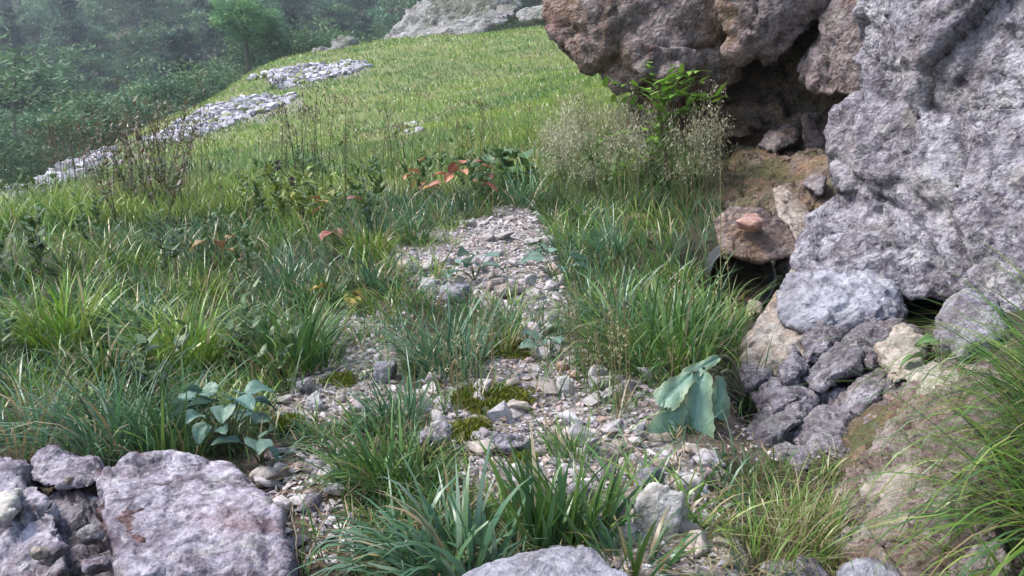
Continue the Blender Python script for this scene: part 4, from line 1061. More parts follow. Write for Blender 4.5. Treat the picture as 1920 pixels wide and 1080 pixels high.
# ------------------------------------------------------------------ leafy plants
def leaf_mesh(L, W, kind, col, lr, droop=0.8, fold=0.25, nu=9, nv=7, wav=0.06, col2=None):
    """a broad leaf along +Y from its base, tip drooping"""
    u = np.linspace(0, 1, nu); v = np.linspace(-1, 1, nv)
    U, Vv = np.meshgrid(u, v, indexing='ij')
    if kind == 'heart': prof = np.sin(np.pi * np.clip(U, 0, 1) ** 0.62) ** 0.8 * (1 - 0.15 * U) + 0.02; back = -0.16 * (1 - U) ** 3 * np.abs(Vv) ** 1.5
    elif kind == 'lance': prof = np.sin(np.pi * U ** 0.8) + 0.02; back = 0 * U
    elif kind == 'strap': prof = np.interp(U, [0, 0.08, 0.3, 0.6, 0.85, 1], [0.25, 0.55, 0.62, 0.85, 1.0, 0.86]); back = (U > 0.97) * (0.035 * np.sin(17 * Vv) - 0.05 * np.abs(Vv))
    else: prof = np.sin(np.pi * U ** 0.7) ** 0.7 + 0.02; back = 0 * U
    tooth = 1 + 0.06 * np.sin(U * 40 + lr.random() * 6) * (np.abs(Vv) > 0.8)
    x = Vv * W * 0.5 * prof * tooth
    th = droop * U ** 1.2
    yy = np.cumsum(np.cos(th) * L / nu, 0); zz = -np.cumsum(np.sin(th) * L / nu, 0)
    y = yy + back * L
    z = zz + fold * np.abs(x) + wav * W * np.sin(U * 9 + Vv * 2.5 + lr.random() * 6) * np.abs(Vv) - 0.004 * np.exp(-(Vv * 6) ** 2)
    V = np.stack([x, y, z], 2).reshape(-1, 3)
    a_, b_ = np.meshgrid(np.arange(nu - 1), np.arange(nv - 1), indexing='ij')
    F = np.stack([a_ * nv + b_, a_ * nv + b_ + 1, (a_ + 1) * nv + b_ + 1, (a_ + 1) * nv + b_], 2).reshape(-1, 4)
    c = np.asarray(col, float)[None] * (1 + 0.35 * np.exp(-(Vv.reshape(-1, 1) * 7) ** 2)) * (0.92 + 0.16 * lr.random((len(V), 1)))
    if col2 is not None:
        t = (np.abs(Vv) ** 2 * 0.8 + 0.3 * (lr.random(Vv.shape) - 0.5)).reshape(-1, 1).clip(0, 1)
        c = c * (1 - t) + np.asarray(col2)[None] * t
    return mesh_np('leaf', V, F, M['leaf'], c)

def add_leaf(plant, me, loc, az, elev=0.0, roll=0.0):
    o = link('leaf', me, plant, loc)
    o.rotation_mode = 'ZXY' if False else 'XYZ'
    from mathutils import Matrix
    R_ = Matrix.Rotation(az - math.pi / 2, 3, 'Z') @ Matrix.Rotation(elev, 3, 'X') @ Matrix.Rotation(roll, 3, 'Y')
    o.rotation_euler = R_.to_euler()
    return o

def stem_curve(p0, p1, sag, n=6):
    t = np.linspace(0, 1, n)[:, None]
    return p0 * (1 - t) + p1 * t + np.array([0, 0, 1.0]) * sag * (t * (1 - t)) * 4
def add_stem(plant, p0, p1, r0=0.003, r1=0.0018, sag=0.02, col=(0.12, 0.15, 0.06), name='stem'):
    V, F = tube(stem_curve(np.asarray(p0, float), np.asarray(p1, float), sag), np.linspace(r0, r1, 6), 5)
    return link(name, mesh_np(name, V, F, M['leaf'], np.broadcast_to(np.asarray(col), (len(V), 3))), plant)

# big drooping butterbur-like leaves: (tip direction in picture terms) built as hanging leaves on real stalks
def screen_leaf(plant, base, tip, width, kind, col, lr, bow=0.05, twist=0.0, **kw):
    """leaf from base point to tip point (world), facing the open side towards -Y"""
    from mathutils import Matrix
    b0, t0 = np.asarray(base), np.asarray(tip); d = t0 - b0; L = np.linalg.norm(d)
    me = leaf_mesh(L, width, kind, col, lr, droop=kw.pop('droop', 0.35), **kw)
    y = Vector(d / L); f = Vector((0.1, -0.75, 0.65)); x = y.cross(f); x.normalize(); z = x.cross(y)
    R_ = Matrix((x, y, z)).transposed() @ Matrix.Rotation(twist, 3, 'Y')
    o = link('leaf', me, plant, b0 - np.array(plant.location)); o.rotation_euler = R_.to_euler()
    return o
BUT = (0.155, 0.27, 0.20)
lr = np.random.default_rng(61)
root = plant_at(1400, 770)
pl = empty('butterbur', root); tag(pl, 'plant with big drooping grey green leaves beside the dark hollow', 'plant')
A0 = P(1330, 690, 2.22)
for (bx, by, bd, tx, ty, td, w, tw) in [(1318,690,2.22,1300,838,2.10,0.100,0.1), (1268,748,2.16,1240,850,2.08,0.115,-0.2), (1300,698,2.2,1240,752,2.12,0.075,0.15), (1352,668,2.26,1285,702,2.2,0.045,0.2), (1350,700,2.3,1352,790,2.24,0.07,-0.3)]:
    bp = P(bx, by, bd)
    screen_leaf(pl, bp, P(tx, ty, td), w, 'strap', np.array(BUT) * (0.9 + 0.25 * lr.random()), lr, twist=tw, fold=0.12, wav=0.08, nu=18, nv=13, col2=(0.22, 0.27, 0.14))
    add_stem(pl, np.zeros(3), bp - root, 0.005, 0.0035, 0.05, (0.2, 0.22, 0.14))
def broad_plant(name, px, py, n, L, W, spread, kind, cols, label, seed, height=0.1, cat='plant', col2=None, droop=0.9, group=None, at=None):
    lr = np.random.default_rng(seed)
    r0 = plant_at(px, py) if at is None else np.array([at[0], at[1], H(at[0], at[1])[0]])
    pl = empty(name, r0); tag(pl, label, cat, group)
    for k in range(n):
        az = 6.28 * k / n + lr.normal() * 0.4
        rr = spread * (0.3 + 0.7 * lr.random()); hh = height * (0.4 + 0.7 * lr.random())
        tip = np.array([rr * math.cos(az), rr * math.sin(az), hh])
        s = 0.7 + 0.5 * lr.random()
        me = leaf_mesh(L * s, W * s, kind, np.array(cols[lr.integers(0, len(cols))]) * (0.85 + 0.3 * lr.random()), lr, droop=droop * (0.6 + 0.7 * lr.random()), fold=0.2 + 0.2 * lr.random(), col2=col2)
        add_leaf(pl, me, tip, az + lr.normal() * 0.3, 0.15 + lr.normal() * 0.25, lr.normal() * 0.3)
        add_stem(pl, (0, 0, -0.01), tip, 0.0028, 0.0018, 0.015)
    return pl
HB = [(0.11, 0.20, 0.16), (0.10, 0.185, 0.145), (0.135, 0.22, 0.165)]
broad_plant('heart_leaved_plant', 425, 850, 17, 0.066, 0.056, 0.095, 'heart', HB, 'blue green heart leaved plant growing behind the lavender boulder', 71, 0.14)
broad_plant('heart_leaved_plant', 490, 870, 4, 0.07, 0.062, 0.05, 'heart', HB, 'small shaded heart leaved plant at the edge of the bare soil', 72, 0.09)
broad_plant('seedling', 890, 525, 7, 0.085, 0.075, 0.08, 'heart', HB + [(0.09, 0.16, 0.07)], 'blue green seedling growing in the middle of the upper gravel', 73, 0.10)
broad_plant('seedling', 1035, 520, 8, 0.085, 0.07, 0.11, 'heart', HB, 'blue green seedling at the edge of the upper gravel', 74, 0.10)
broad_plant('seedling', 1030, 670, 5, 0.05, 0.045, 0.05, 'heart', HB, 'little blue green seedling beside the dark red stone', 75, 0.06)
broad_plant('seedling', 680, 590, 7, 0.05, 0.03, 0.06, 'lance', [(0.1, 0.17, 0.04)], 'small leafy seedling at the head of the small gravel strip', 76, 0.07)
broad_plant('dock_plant', 920, 375, 16, 0.15, 0.10, 0.19, 'heart', [(0.07, 0.13, 0.05), (0.085, 0.155, 0.055)], 'dark green dock plant with large leaves behind the upper gravel', 77, 0.30)
broad_plant('dock_plant', 980, 365, 8, 0.17, 0.13, 0.13, 'heart', [(0.07, 0.135, 0.045)], 'dark dock plant with rounded leaves beside arching bluish tussock', 78, 0.32)
RD = [(0.40, 0.15, 0.07), (0.46, 0.20, 0.10), (0.33, 0.12, 0.08), (0.40, 0.25, 0.08)]
broad_plant('withered_dock', 865, 395, 12, 0.115, 0.065, 0.18, 'lance', RD, 'withered dock with orange red leaves beside dark dock plant', 79, 0.26, col2=(0.22, 0.10, 0.05))
broad_plant('withered_dock', 800, 385, 7, 0.12, 0.065, 0.12, 'lance', RD[:2], 'withered dock with salmon leaves at the meadow edge', 80, 0.30, col2=(0.25, 0.13, 0.07))
broad_plant('withered_dock', 630, 475, 7, 0.10, 0.06, 0.10, 'lance', [(0.24, 0.12, 0.08), (0.3, 0.11, 0.08), (0.2, 0.13, 0.05)], 'withered red brown plant among the tussocks near the upper gravel', 81, 0.24)
broad_plant('withered_dock', 410, 540, 6, 0.09, 0.05, 0.09, 'lance', [(0.3, 0.2, 0.09), (0.22, 0.12, 0.06)], 'withered orange brown leaves in the dense stand', 82, 0.2)
broad_plant('withered_dock', 650, 575, 5, 0.09, 0.06, 0.08, 'lance', [(0.34, 0.26, 0.06), (0.3, 0.18, 0.06)], 'yellowing leaves beside the head of the small gravel strip', 83, 0.08)
broad_plant('bank_plant', 1760, 690, 8, 0.10, 0.035, 0.05, 'lance', [(0.10, 0.18, 0.06)], 'small green leaved plant growing in the crack beside the round rock', 84, 0.08)
broad_plant('bank_plant', 1605, 480, 6, 0.07, 0.03, 0.03, 'lance', [(0.2, 0.26, 0.03), (0.16, 0.22, 0.03)], 'yellow green sprig growing on the shoulder of the huge boulder', 85, 0.16, at=None)
# leafy herbs scattered through the stand
lr = np.random.default_rng(91)
def herb_mesh(lr, n, h, L, W, cols):
    S = Soup()
    for s in range(3 + int(3 * lr.random())):
        az = lr.random() * 6.28; top = np.array([0.3 * h * math.cos(az), 0.3 * h * math.sin(az), h * (0.7 + 0.4 * lr.random())])
        V, F = tube(stem_curve(np.zeros(3), top, 0.02), np.linspace(0.0025, 0.001, 6), 4); S.add(V, F, (0.12, 0.15, 0.05))
        for k in range(n):
            t = 0.25 + 0.75 * (k + 1) / n; p = top * t
            a = lr.random() * 6.28
            V, F, idx = blades(p[None], np.array([a]), np.array([0.8 + 0.5 * lr.random()]), np.array([0.7 * lr.random()]), np.array([L * (0.6 + 0.6 * lr.random())]), np.array([W * (0.7 + 0.5 * lr.random())]), 4)
            S.add(V, F, np.array(cols[lr.integers(0, len(cols))]) * (0.8 + 0.4 * lr.random()))
    return S.mesh('herb', M['leaf'])
YG = [(0.17, 0.23, 0.035), (0.13, 0.2, 0.03), (0.22, 0.25, 0.05)]
HP = [herb_mesh(lr, 12, 0.22 + 0.1 * lr.random(), 0.075, 0.026, YG) for k in range(5)]
HG = [herb_mesh(lr, 14, 0.25 + 0.12 * lr.random(), 0.06, 0.02, [(0.07, 0.13, 0.04), (0.09, 0.15, 0.05)]) for k in range(4)]
for poly, n, dm, prot, lab, grp in ((gpoly([(430,440),(440,385),(640,380),(640,440)]), 14, 0.2, HP, 'yellow green leafy herb at the meadow edge', 'yellow green herbs'),
                               (STAND, 70, 0.2, HG, 'dark leafy herb growing among the tussocks of the dense stand', 'herbs of the stand'),
                               (gpoly([(1050,400),(1060,300),(1330,290),(1340,390)]), 14, 0.25, HG, 'leafy herb among the feathery grass below the cliff', 'herbs below the cliff')):
    for p in poisson(poly, n, dm, lr):
        o = link('herb', prot[lr.integers(0, len(prot))], None, (p[0], p[1], H(p[0], p[1])[0] - 0.01))
        s = 0.8 + 0.5 * lr.random(); o.scale = (s, s, s); o.rotation_euler = (0, 0, lr.random() * 6.28)
        tag(o, lab, 'herb', grp)

# young ash-like shrub below the cliff
lr = np.random.default_rng(95)
r0 = plant_at(1240, 372)
sh = empty('shrub', r0); sh.scale = (1.2, 1.2, 1.25); tag(sh, 'bright green leafy shrub with pinnate leaves under the cliff', 'shrub')
V, F = tube(np.array([(0, 0, -0.05), (0.02, 0, 0.2), (-0.02, -0.02, 0.4), (-0.05, -0.03, 0.55)]), np.array([0.012, 0.01, 0.007, 0.004]), 6)
link('stem', mesh_np('stem', V, F, M['bark'], np.broadcast_to(np.array([0.12, 0.09, 0.05]), (len(V), 3))), sh)
S = Soup()
for k in range(26):
    t = 0.35 + 0.65 * lr.random(); p = np.array([-0.05 * t, -0.03 * t, 0.55 * t]); az = lr.random() * 6.28; el = 0.5 * lr.normal() + 0.25
    ln = 0.22 + 0.14 * lr.random()
    e = p + ln * np.array([math.cos(az) * math.cos(el), math.sin(az) * math.cos(el), math.sin(el)])
    cc = stem_curve(p, e, 0.03, 6); V, F = tube(cc, 0.0018, 3); S.add(V, F, (0.12, 0.18, 0.05))
    for q in range(1, 6):
        for sd_ in (-1, 1):
            a = az + sd_ * (0.9 + 0.2 * lr.normal())
            V, F, idx = blades(cc[q][None], np.array([a]), np.array([1.3 + 0.25 * lr.normal()]), np.array([0.5]), np.array([0.075 + 0.03 * lr.random()]), np.array([0.032]), 4)
            S.add(V, F, np.array([(0.16, 0.32, 0.04), (0.13, 0.27, 0.035), (0.21, 0.36, 0.05)][lr.integers(0, 3)]))
link('foliage', S.mesh('foliage', M['leaf']), sh)

# ------------------------------------------------------------------ flowering grasses
def panicle_mesh(lr, n, h, col_s, col_p, lean=0.2, plen=0.3, dense=26, spk=0.010, wind=2.6, thick=1.0):
    S = Soup()
    for k in range(n):
        az = wind + lr.normal() * 1.2; L = h * (0.65 + 0.45 * lr.random())
        th = lean * (0.3 + lr.random()); t = np.linspace(0, 1, 8)
        a_ = th * (0.3 + 1.5 * t ** 2)
        pos = np.cumsum(np.c_[np.sin(a_) * math.cos(az), np.sin(a_) * math.sin(az), np.cos(a_)] * L / 8, 0)
        pos += np.array([0.05 * lr.normal(), 0.05 * lr.normal(), -L / 8 - 0.02])
        V, F = tube(pos, np.linspace(0.0016, 0.0007, 8) * thick, 3); S.add(V, F, np.array(col_s) * (0.8 + 0.4 * lr.random()))
        m = dense
        tt = 1 - plen * lr.random(m); bi = tt * 7; i0 = np.clip(bi.astype(int), 0, 6); fr = (bi - i0)[:, None]
        bp = pos[i0] * (1 - fr) + pos[i0 + 1] * fr
        sp_ = lr.normal(size=(m, 3)) * np.array([1, 1, 0.7]) * (0.035 * (1 - (tt - (1 - plen)) / plen) + 0.006)[:, None] * (h / 0.6)
        V, F, idx = blades(bp + sp_, lr.random(m) * 6.28, lr.random(m) * 1.6, lr.random(m) * 0.5, spk * (0.7 + 0.8 * lr.random(m)), np.full(m, spk * 0.45), 2, lr.random(m) * 3)
        S.add(V, F, np.array(col_p) * (0.75 + 0.5 * lr.random()))
    # basal leaves
    m = n * 7
    V, F, idx = blades(np.c_[lr.normal(size=(m, 2)) * 0.05, np.full(m, -0.02)], lr.random(m) * 6.28, 0.3 + 0.5 * lr.random(m), 0.5 + lr.random(m), h * 0.5 * (0.4 + 0.6 * lr.random(m)), np.full(m, 0.0045), 5)
    S.add(V, F, pick(GREEN, m, lr, 0.2)[idx])
    return S.mesh('flowering_grass', M['grass'])
lr = np.random.default_rng(97)
PF = [panicle_mesh(lr, 12, 0.62, (0.30, 0.28, 0.15), (0.46, 0.44, 0.30), 0.26, 0.4, 34, 0.015) for k in range(5)]
for p in poisson(gpoly([(1010,405),(1030,330),(1200,325),(1335,340),(1345,395)]), 24, 0.12, lr) + poisson(gpoly([(1030,330),(1060,290),(1200,260),(1320,270),(1335,340)]), 22, 0.2, lr):
    o = link('flowering_grass', PF[lr.integers(0, 5)], None, (p[0], p[1], H(p[0], p[1])[0]))
    s = 0.75 + 0.5 * lr.random(); o.scale = (s, s, s); o.rotation_euler = (0, 0, lr.normal() * 0.6)
    tag(o, 'feathery beige flowering grass between the dock plants and the cliff', 'grass', 'feathery grass below the cliff')
PG = [panicle_mesh(lr, 7, 0.34, (0.3, 0.25, 0.13), (0.38, 0.31, 0.18), 0.15, 0.5, 26, 0.008) for k in range(3)]
for k, (px, py, lab) in enumerate([(1110,745,'thin straw coloured panicles in front of the bluish drooping tussock'), (1075,700,'thin straw coloured panicles beside the little seedling'), (905,745,'thin straw coloured panicles on the moss cushion'), (825,765,'thin straw coloured panicles at the foot of the lone gravel tussock'), (1145,700,'thin straw panicles against the largest tussock'), (1160,770,'thin straw panicles in the middle gravel')]):
    o = link('flowering_grass', PG[k % 3], None, plant_at(px, py)); tag(o, lab, 'grass', 'thin panicles on the gravel')
# dark seed stalks standing in the meadow edge
SK = [panicle_mesh(lr, 2, 0.85, (0.12, 0.11, 0.06), (0.15, 0.11, 0.07), 0.16, 0.14, 26, 0.022, 2.6, 1.9) for k in range(6)]
for p in poisson(gpoly([(60,420),(100,372),(500,362),(1080,300),(1100,340),(700,400)]), 90, 0.12, lr):
    o = link('seed_stalk', SK[lr.integers(0, 6)], None, (p[0], p[1], H(p[0], p[1])[0]))
    s = 0.7 + 0.6 * lr.random(); o.scale = (s, s, s); o.rotation_euler = (0, 0, lr.random() * 6.28)
    tag(o, 'thin brownish seed stalk standing along the edge of the meadow', 'grass', 'seed stalks of the meadow edge')
DW = [herb_mesh(lr, 26, 0.62, 0.05, 0.013, [(0.13, 0.10, 0.07), (0.09, 0.10, 0.05), (0.2, 0.13, 0.09)]) for k in range(3)]
for k, p in enumerate(poisson(gpoly([(190,440),(195,385),(330,375),(340,430)]), 9, 0.2, lr)):
    o = link('dead_weed', DW[k % 3], None, (p[0], p[1], H(p[0], p[1])[0])); s = 0.8 + 0.5 * lr.random(); o.scale = (s, s, s); o.rotation_euler = (0, 0, lr.random() * 6)
    tag(o, 'tall brownish weed gone to seed at the meadow edge', 'weed', 'brown weeds of the meadow edge')
# thistle
r0 = plant_at(590, 420); th = empty('thistle', r0); tag(th, 'leaning thistle with two dark flower heads against the meadow', 'thistle')
e0 = P(521, 310, r0[1] - 0.1) - r0
add_stem(th, (0, 0, 0), e0, 0.004, 0.0025, 0.03, (0.16, 0.19, 0.09))
def head(p, s):
    S = Soup(); lr2 = np.random.default_rng(int(s * 1e4)); n = 90
    d = lr2.normal(size=(n, 3)); d /= np.linalg.norm(d, axis=1)[:, None]
    V, F, idx = blades(p + d * s * 0.5, np.arctan2(d[:, 1], d[:, 0]), np.arccos(d[:, 2]), np.zeros(n), np.full(n, s * 0.7), np.full(n, s * 0.35), 2)
    S.add(V, F, np.array([(0.10, 0.06, 0.06), (0.13, 0.08, 0.05), (0.07, 0.05, 0.06)])[lr2.integers(0, 3, n)][idx])
    return link('flower_head', S.mesh('flower_head', M['leaf']), th)
head(e0, 0.032); p2 = P(548, 340, r0[1] - 0.1) - r0; head(p2, 0.026)
add_stem(th, e0 * 0.55, p2, 0.003, 0.002, 0.0, (0.16, 0.19, 0.09))
# tall pale stalks before the pipe
for k, (px, py, tx, ty, lab) in enumerate([(1352,655,1350,258,'tall pale green grass stalk rising before the pipe'), (1375,640,1362,470,'bent pale grass stalk crossing the pipe mouth'), (1335,690,1420,575,'dry straw leaning across the foot of the pipe'), (1300,690,1352,520,'pale stalk growing from the largest tussock'), (1250,640,1275,520,'stalk with a withered beige flower tuft above the largest tussock')]):
    lr = np.random.default_rng(3000 + k)
    b0 = plant_at(px, py); t0 = P(tx, ty, b0[1] + 0.02)
    S = Soup(); V, F = tube(stem_curve(np.zeros(3), t0 - b0, 0.01, 9), np.linspace(0.0022, 0.001, 9), 4); S.add(V, F, (0.26, 0.27, 0.12))
    m = 46 if k == 4 else 14
    tt = 0.8 + 0.2 * lr.random(m)
    V, F, idx = blades((t0 - b0)[None] * tt[:, None] + lr.normal(size=(m, 3)) * (0.025 if k == 4 else 0.006), lr.random(m) * 6.28, lr.random(m) * 2, lr.random(m), np.full(m, 0.016), np.full(m, 0.006), 2)
    S.add(V, F, (0.42, 0.33, 0.24) if k == 4 else (0.3, 0.28, 0.14))
    V, F, idx = blades(np.array([(t0 - b0) * 0.35, (t0 - b0) * 0.6]), np.array([0.4, 2.6]), np.array([0.4, 0.5]), np.array([1.6, 1.4]), np.array([0.2, 0.16]), np.array([0.005, 0.005]), 6); S.add(V, F, (0.14, 0.2, 0.07))
    tag(link('grass_stalk', S.mesh('grass_stalk', M['grass']), None, b0), lab, 'grass', 'stalks before the pipe')
# dry twigs on the bare soil
for k, (ax_, ay_, bx_, by_, lab) in enumerate([(560,1078,575,945,'thin upright dry twig on the bare soil'), (572,1079,640,960,'long slanting dry twig on the bare soil'), (545,1079,548,960,'dry twig close to the lavender boulder'), (610,1070,612,1000,'short dry twig in the middle of the bare soil'), (640,900,655,1000,'dry twig lying beside the leaning tussock'), (555,965,600,930,'bent dry twig near the buried grey stone'), (1265,905,1290,838,'dry straw below the big drooping leaf'), (1300,905,1385,870,'pale curved straw in the dark hollow')]):
    a3, b3 = G(ax_, min(ay_, 1079)), G(bx_, by_)
    b3 = b3 + np.array([0, -0.12 * (a3[1] < b3[1]), 0.05]) if k < 4 else b3 + np.array([0, 0, 0.012])
    lr = np.random.default_rng(3100 + k)
    cc = stem_curve(a3, b3, 0.015, 8) + lr.normal(size=(8, 3)) * 0.003
    V, F = tube(cc - a3, np.linspace(0.0024, 0.0011, 8), 5)
    S = Soup(); S.add(V, F, (0.33, 0.26, 0.19))
    V, F = tube(np.array([cc[4] - a3, cc[4] - a3 + (0.02 + 0.02 * lr.normal(), 0.0, 0.03), cc[4] - a3 + (0.045 * lr.normal(), 0.01, 0.06)]), np.array([0.0014, 0.001, 0.0006]), 4); S.add(V, F, (0.3, 0.23, 0.16))
    tag(link('twig', S.mesh('twig', M['bark']), None, a3), lab, 'twig', 'dry twigs')

def relabel(group, head, places):
    W = np.array([G(a, b)[:2] for a, b, t in places])
    for o in list(C.objects):
        if o.get('group') == group:
            k = np.argmin(np.hypot(W[:, 0] - o.location.x, W[:, 1] - o.location.y))
            o['label'] = head + ' ' + places[k][2]
relabel('herbs of the stand', 'dark leafy herb growing', [(a, b, t) for (a, b), t in LM])
relabel('seed stalks of the meadow edge', 'thin brownish seed stalk', [(150, 400, 'beside the brown weeds of the meadow edge'), (260, 390, 'among the brown weeds of the meadow edge'), (430, 380, 'between the brown weeds and the thistle'), (560, 390, 'beside the leaning thistle'), (680, 370, 'between the thistle and the salmon withered dock'), (800, 370, 'beside the salmon withered dock'), (930, 350, 'behind the dark dock plant'), (1050, 320, 'in front of the feathery grass')])
relabel('tussocks of the weedy patch', 'grass tussock on the weedy patch', [(1090, 430, 'beside the cream angular rock'), (1220, 430, 'around the brown angular rock'), (1330, 400, 'behind the brown slab'), (1330, 540, 'beside the pipe mouth'), (1240, 520, 'behind the largest drooping tussock'), (1120, 560, 'behind the bluish drooping tussock'), (1180, 690, 'at the foot of the largest drooping tussock')])
relabel('feathery grass below the cliff', 'feathery beige flowering grass', [(1010, 390, 'beside the arching bluish tussock'), (1080, 300, 'between the meadow and the weedy patch'), (1150, 260, 'just below the meadow end of the cliff'), (1130, 380, 'behind the cream angular rock'), (1230, 380, 'behind the brown angular rock'), (1250, 300, 'around the bright green shrub'), (1330, 330, 'beside the mossy ledge')])
# ------------------------------------------------------------------ the wood across the gully
def tree_protos(kind, seed, nc=34, m=60, ls=1.0, tint=1.0):
    lr = np.random.default_rng(seed)
    h = 1.0
    T = Soup()
    lean = lr.normal(size=2) * 0.03
    tp = np.array([(0, 0, -0.1), (lean[0] * .3, lean[1] * .3, 0.25), (lean[0] * .7, lean[1] * .7, 0.55), (lean[0], lean[1], 0.9)])
    V, F = tube(tp, np.array([0.024, 0.018, 0.011, 0.003]), 7); T.add(V, F, (0.14, 0.12, 0.10))
    S = Soup()
    if kind == 'broad':
        cc = lr.normal(size=(nc, 3)); cc /= np.linalg.norm(cc, axis=1)[:, None]; cc *= (0.35 + 0.65 * lr.random((nc, 1)) ** 0.6)
        cc = cc * np.array([0.30, 0.30, 0.36]) + np.array([0, 0, 0.60])
        rr = 0.06 + 0.06 * lr.random(nc)
        for k in range(9):
            c_ = cc[k]; t = 0.25 + 0.4 * lr.random(); p = tp[1] * (1 - t) + tp[2] * t
            V, F = tube(stem_curve(p, c_, 0.02, 5), np.linspace(0.008, 0.002, 5), 4); T.add(V, F, (0.13, 0.11, 0.09))
    else:
        nc = 46; z = np.sort(lr.random(nc)) ** 0.9
        r = 0.20 * (1 - z) ** 0.85 + 0.015; a = np.arange(nc) * 2.4 + lr.random(nc)
        cc = np.c_[r * np.cos(a), r * np.sin(a), 0.14 + 0.84 * z - 0.04 * (r / 0.2)]
        rr = 0.05 + 0.03 * (1 - z); m = 46
        for k in range(0, nc, 4):
            V, F = tube(stem_curve(np.array([0, 0, cc[k, 2] + 0.02]), cc[k], 0.0, 4), np.linspace(0.005, 0.0015, 4), 4); T.add(V, F, (0.13, 0.11, 0.09))
    for k in range(nc):
        d = lr.normal(size=(m, 3)); d /= np.linalg.norm(d, axis=1)[:, None]
        p = cc[k] + d * rr[k] * (0.5 + 0.6 * lr.random((m, 1))) * np.array([1.1, 1.1, 0.75 if kind == 'broad' else 0.45])
        V, F, idx = blades(p, lr.random(m) * 6.28, 0.7 + 0.9 * lr.random(m), 0.5 * lr.random(m), ls * 0.055 * (0.7 + 0.6 * lr.random(m)), np.full(m, 0.042 * ls), 1, lr.random(m) * 3)
        base = np.array([(0.11, 0.20, 0.10), (0.075, 0.155, 0.09), (0.14, 0.23, 0.10)] if kind == 'broad' else [(0.05, 0.09, 0.065), (0.055, 0.10, 0.07)])
        S.add(V, F, base[lr.integers(0, len(base))] * (0.8 + 0.4 * lr.random()) * tint)
    return S.mesh('crown', M['tree_leaf']), T.mesh('trunk', M['bark'])
BR = [tree_protos('broad', 4000 + k) for k in range(7)]
BS = [tree_protos('broad', 4200 + k, 50, 110, 0.55) for k in range(4)]
RT = tree_protos('broad', 4300, 90, 130, 0.62, 1.6)
CN = [tree_protos('conifer', 4100 + k) for k in range(4)]
def tree(name, proto, loc, h, w, label, group, lr):
    o = empty(name, loc); o.scale = (h * w, h * w, h); o.rotation_euler = (0, 0, lr.random() * 6.28)
    link('crown', proto[0], o); link('trunk', proto[1], o)
    tag(o, label, 'tree', group)
    return o
lr = np.random.default_rng(123)
tcount = 0
yy = 56.0
while yy < 215:
    stp = 3.6 + yy * 0.024
    xx = -yy * 0.66
    while xx < yy * 0.10:
        x = xx + lr.normal() * stp * 0.3; y = yy + lr.normal() * stp * 0.3
        z = H(x, y)[0]
        h = (5.0 + 4.5 * lr.random()) * (0.8 + 0.003 * y)
        u0, v0 = project((x, y, z)); u1, v1 = project((x, y, z + h))
        ridge_v = np.interp(u0, [-100, 0, 260, 500, 660, 720, 1020], [390, 350, 245, 130, 120, 95, 30])
        if -90 < u0 < 1010 and v0 > -40 and v1 < ridge_v + 5 and tcount < 285 and not (560 < u0 < 1010 and y < 62):
            con = lr.random() < 0.22
            if con: tree('conifer', CN[lr.integers(0, 4)], (x, y, z), h * 1.25, 0.8 + 0.25 * lr.random(), 'dark hazy conifer in the wood across the gully', 'conifers of the far wood', lr)
            else: tree('broadleaf_tree', BR[lr.integers(0, 7)], (x, y, z), h, 0.95 + 0.4 * lr.random(), 'hazy green broadleaf tree in the wood across the gully', 'broadleaf trees of the far wood', lr)
            tcount += 1
        xx += stp
    yy += stp * 0.95
def tree_label(o, con):
    x, y, z = o.location; u0, v0 = project((x, y, z)); h = o.scale[2]; w = o.scale[0] / h
    look = ('tall ' if h > (11 if con else 8.6) else 'small ' if h < (8 if con else 6.4) else '') + ('wide ' if w > 1.2 else 'slender ' if w < (0.88 if con else 1.02) else '')
    if y < 70: place = 'at the foot of the far wood' if u0 < 260 else 'standing behind the single round tree' if u0 < 560 else 'behind the small jagged crag'
    elif y < 105: place = 'low on the far wooded slope' if u0 < 260 else 'on the far slope above the single round tree' if u0 < 560 else 'on the far slope above the pale crags'
    elif y < 150: place = 'halfway up the far wooded slope' if u0 < 330 else 'halfway up the far slope above the meadow'
    else: place = 'high on the far slope by the skyline gap' if u0 < 150 else 'high on the far wooded slope'
    return look + ('dark conifer ' if con else 'hazy broadleaf tree ') + place
for o in list(C.objects):
    if o.get('group') == 'broadleaf trees of the far wood': o['label'] = tree_label(o, False)
    elif o.get('group') == 'conifers of the far wood': o['label'] = tree_label(o, True)
p = P(466, 112, 50); p[2] = H(p[0], p[1])[0]
tree('broadleaf_tree', RT, (p[0], p[1], P(466, 122, 50)[2] - 0.1), 4.3, 1.35, 'single round leafy tree at the edge of the wood above the white scree', None, lr)
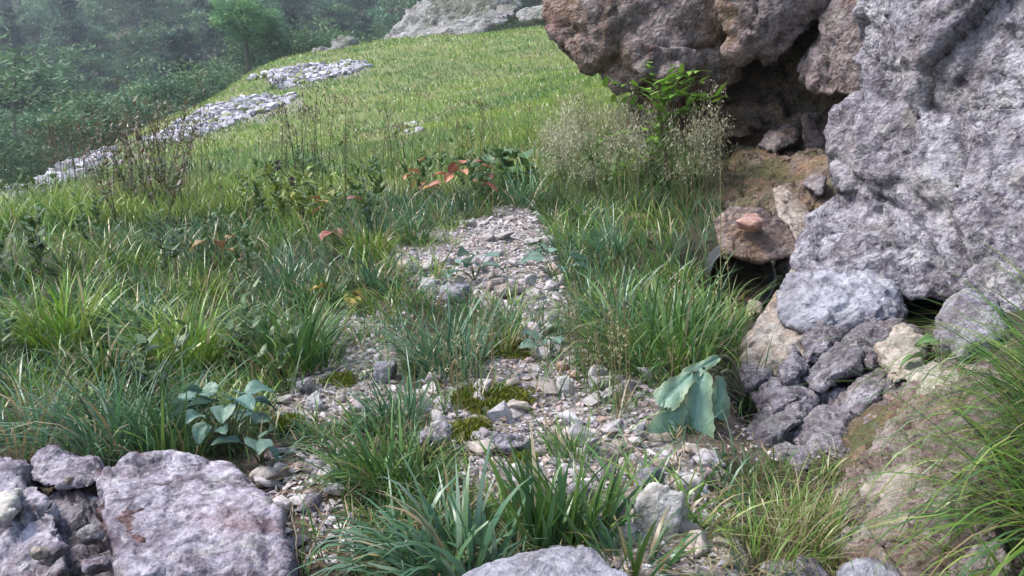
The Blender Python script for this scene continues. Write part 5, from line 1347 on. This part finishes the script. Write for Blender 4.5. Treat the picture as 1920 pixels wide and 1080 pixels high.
# bushes along the far side of the ridge
for k, (px, py, d, h) in enumerate([(40,300,34,2.6),(90,285,36,2.4),(140,262,38,2.6),(190,240,40,2.5),(240,225,42,2.4),(290,205,44,2.4),(340,185,46,2.2),(390,160,48,2.2),(430,140,50,1.8),(10,330,30,2.2),(560,80,52,2.0),(600,75,53,2.0),(690,75,54,1.8),(520,70,56,2.4),(-5,165,56,4.5),(20,170,58,4.0)]):
    b0 = P(px, py + 25, d)
    z = H(b0[0], b0[1])[0]
    o = tree('bush', BS[k % 4], (b0[0], b0[1], min(z, b0[2])), h + max(0, b0[2] - z), 1.3, ('small ' if h < 2.1 else 'broad ' if h > 2.45 else '') + 'low green bush growing just behind the meadow ridge' + (' by the white scree' if px > 450 else ' above the meadow scree streak' if px > 220 else ' where it falls to the gully'), 'bushes behind the ridge', lr)
    o['category'] = 'bush'

for k in range(75):
    y = 57 + 60 * lr.random() ** 1.3; x = -y * (0.58 - 0.6 * lr.random()); z = H(x, y)[0]
    u0, v0 = project((x, y, z + 1.5))
    if u0 > 700 or u0 < -40: continue
    o = tree('bush', BS[k % 4], (x, y, z - 0.3), 2.6 + 2.2 * lr.random(), 1.4, ('leafy undergrowth bush among the trees at the foot of the far wood' if y < 75 else 'leafy undergrowth bush among the trees up the far slope'), 'undergrowth of the far wood', lr)
    o['category'] = 'bush'
# ------------------------------------------------------------------ air
if HAZE:
    lo = float(gz.min()) - 1.0; hi = float(gz[np.hypot(gx, gy) < 251].max()) + 12; print('Z', lo, hi)
    bm = bmesh.new()
    bmesh.ops.create_cube(bm, size=1.0)
    me = bpy.data.meshes.new('haze'); bm.to_mesh(me); bm.free()
    hz_ = link('haze', me); hz_.location = (0, 0, (lo + hi) / 2); hz_.scale = (506, 506, hi - lo)
    tag(hz_, 'thin bluish summer haze in the valley', 'haze', kind='stuff')
    m = bpy.data.materials.new('haze'); m.use_nodes = True; nt = m.node_tree; nt.nodes.clear()
    out = nt.nodes.new('ShaderNodeOutputMaterial'); vol = nt.nodes.new('ShaderNodeVolumePrincipled')
    vol.inputs['Color'].default_value = (0.80, 0.89, 1.0, 1); vol.inputs['Density'].default_value = HAZE_DENSITY; vol.inputs['Anisotropy'].default_value = 0.2
    nt.links.new(vol.outputs[0], out.inputs['Volume'])
    me.materials.append(m)
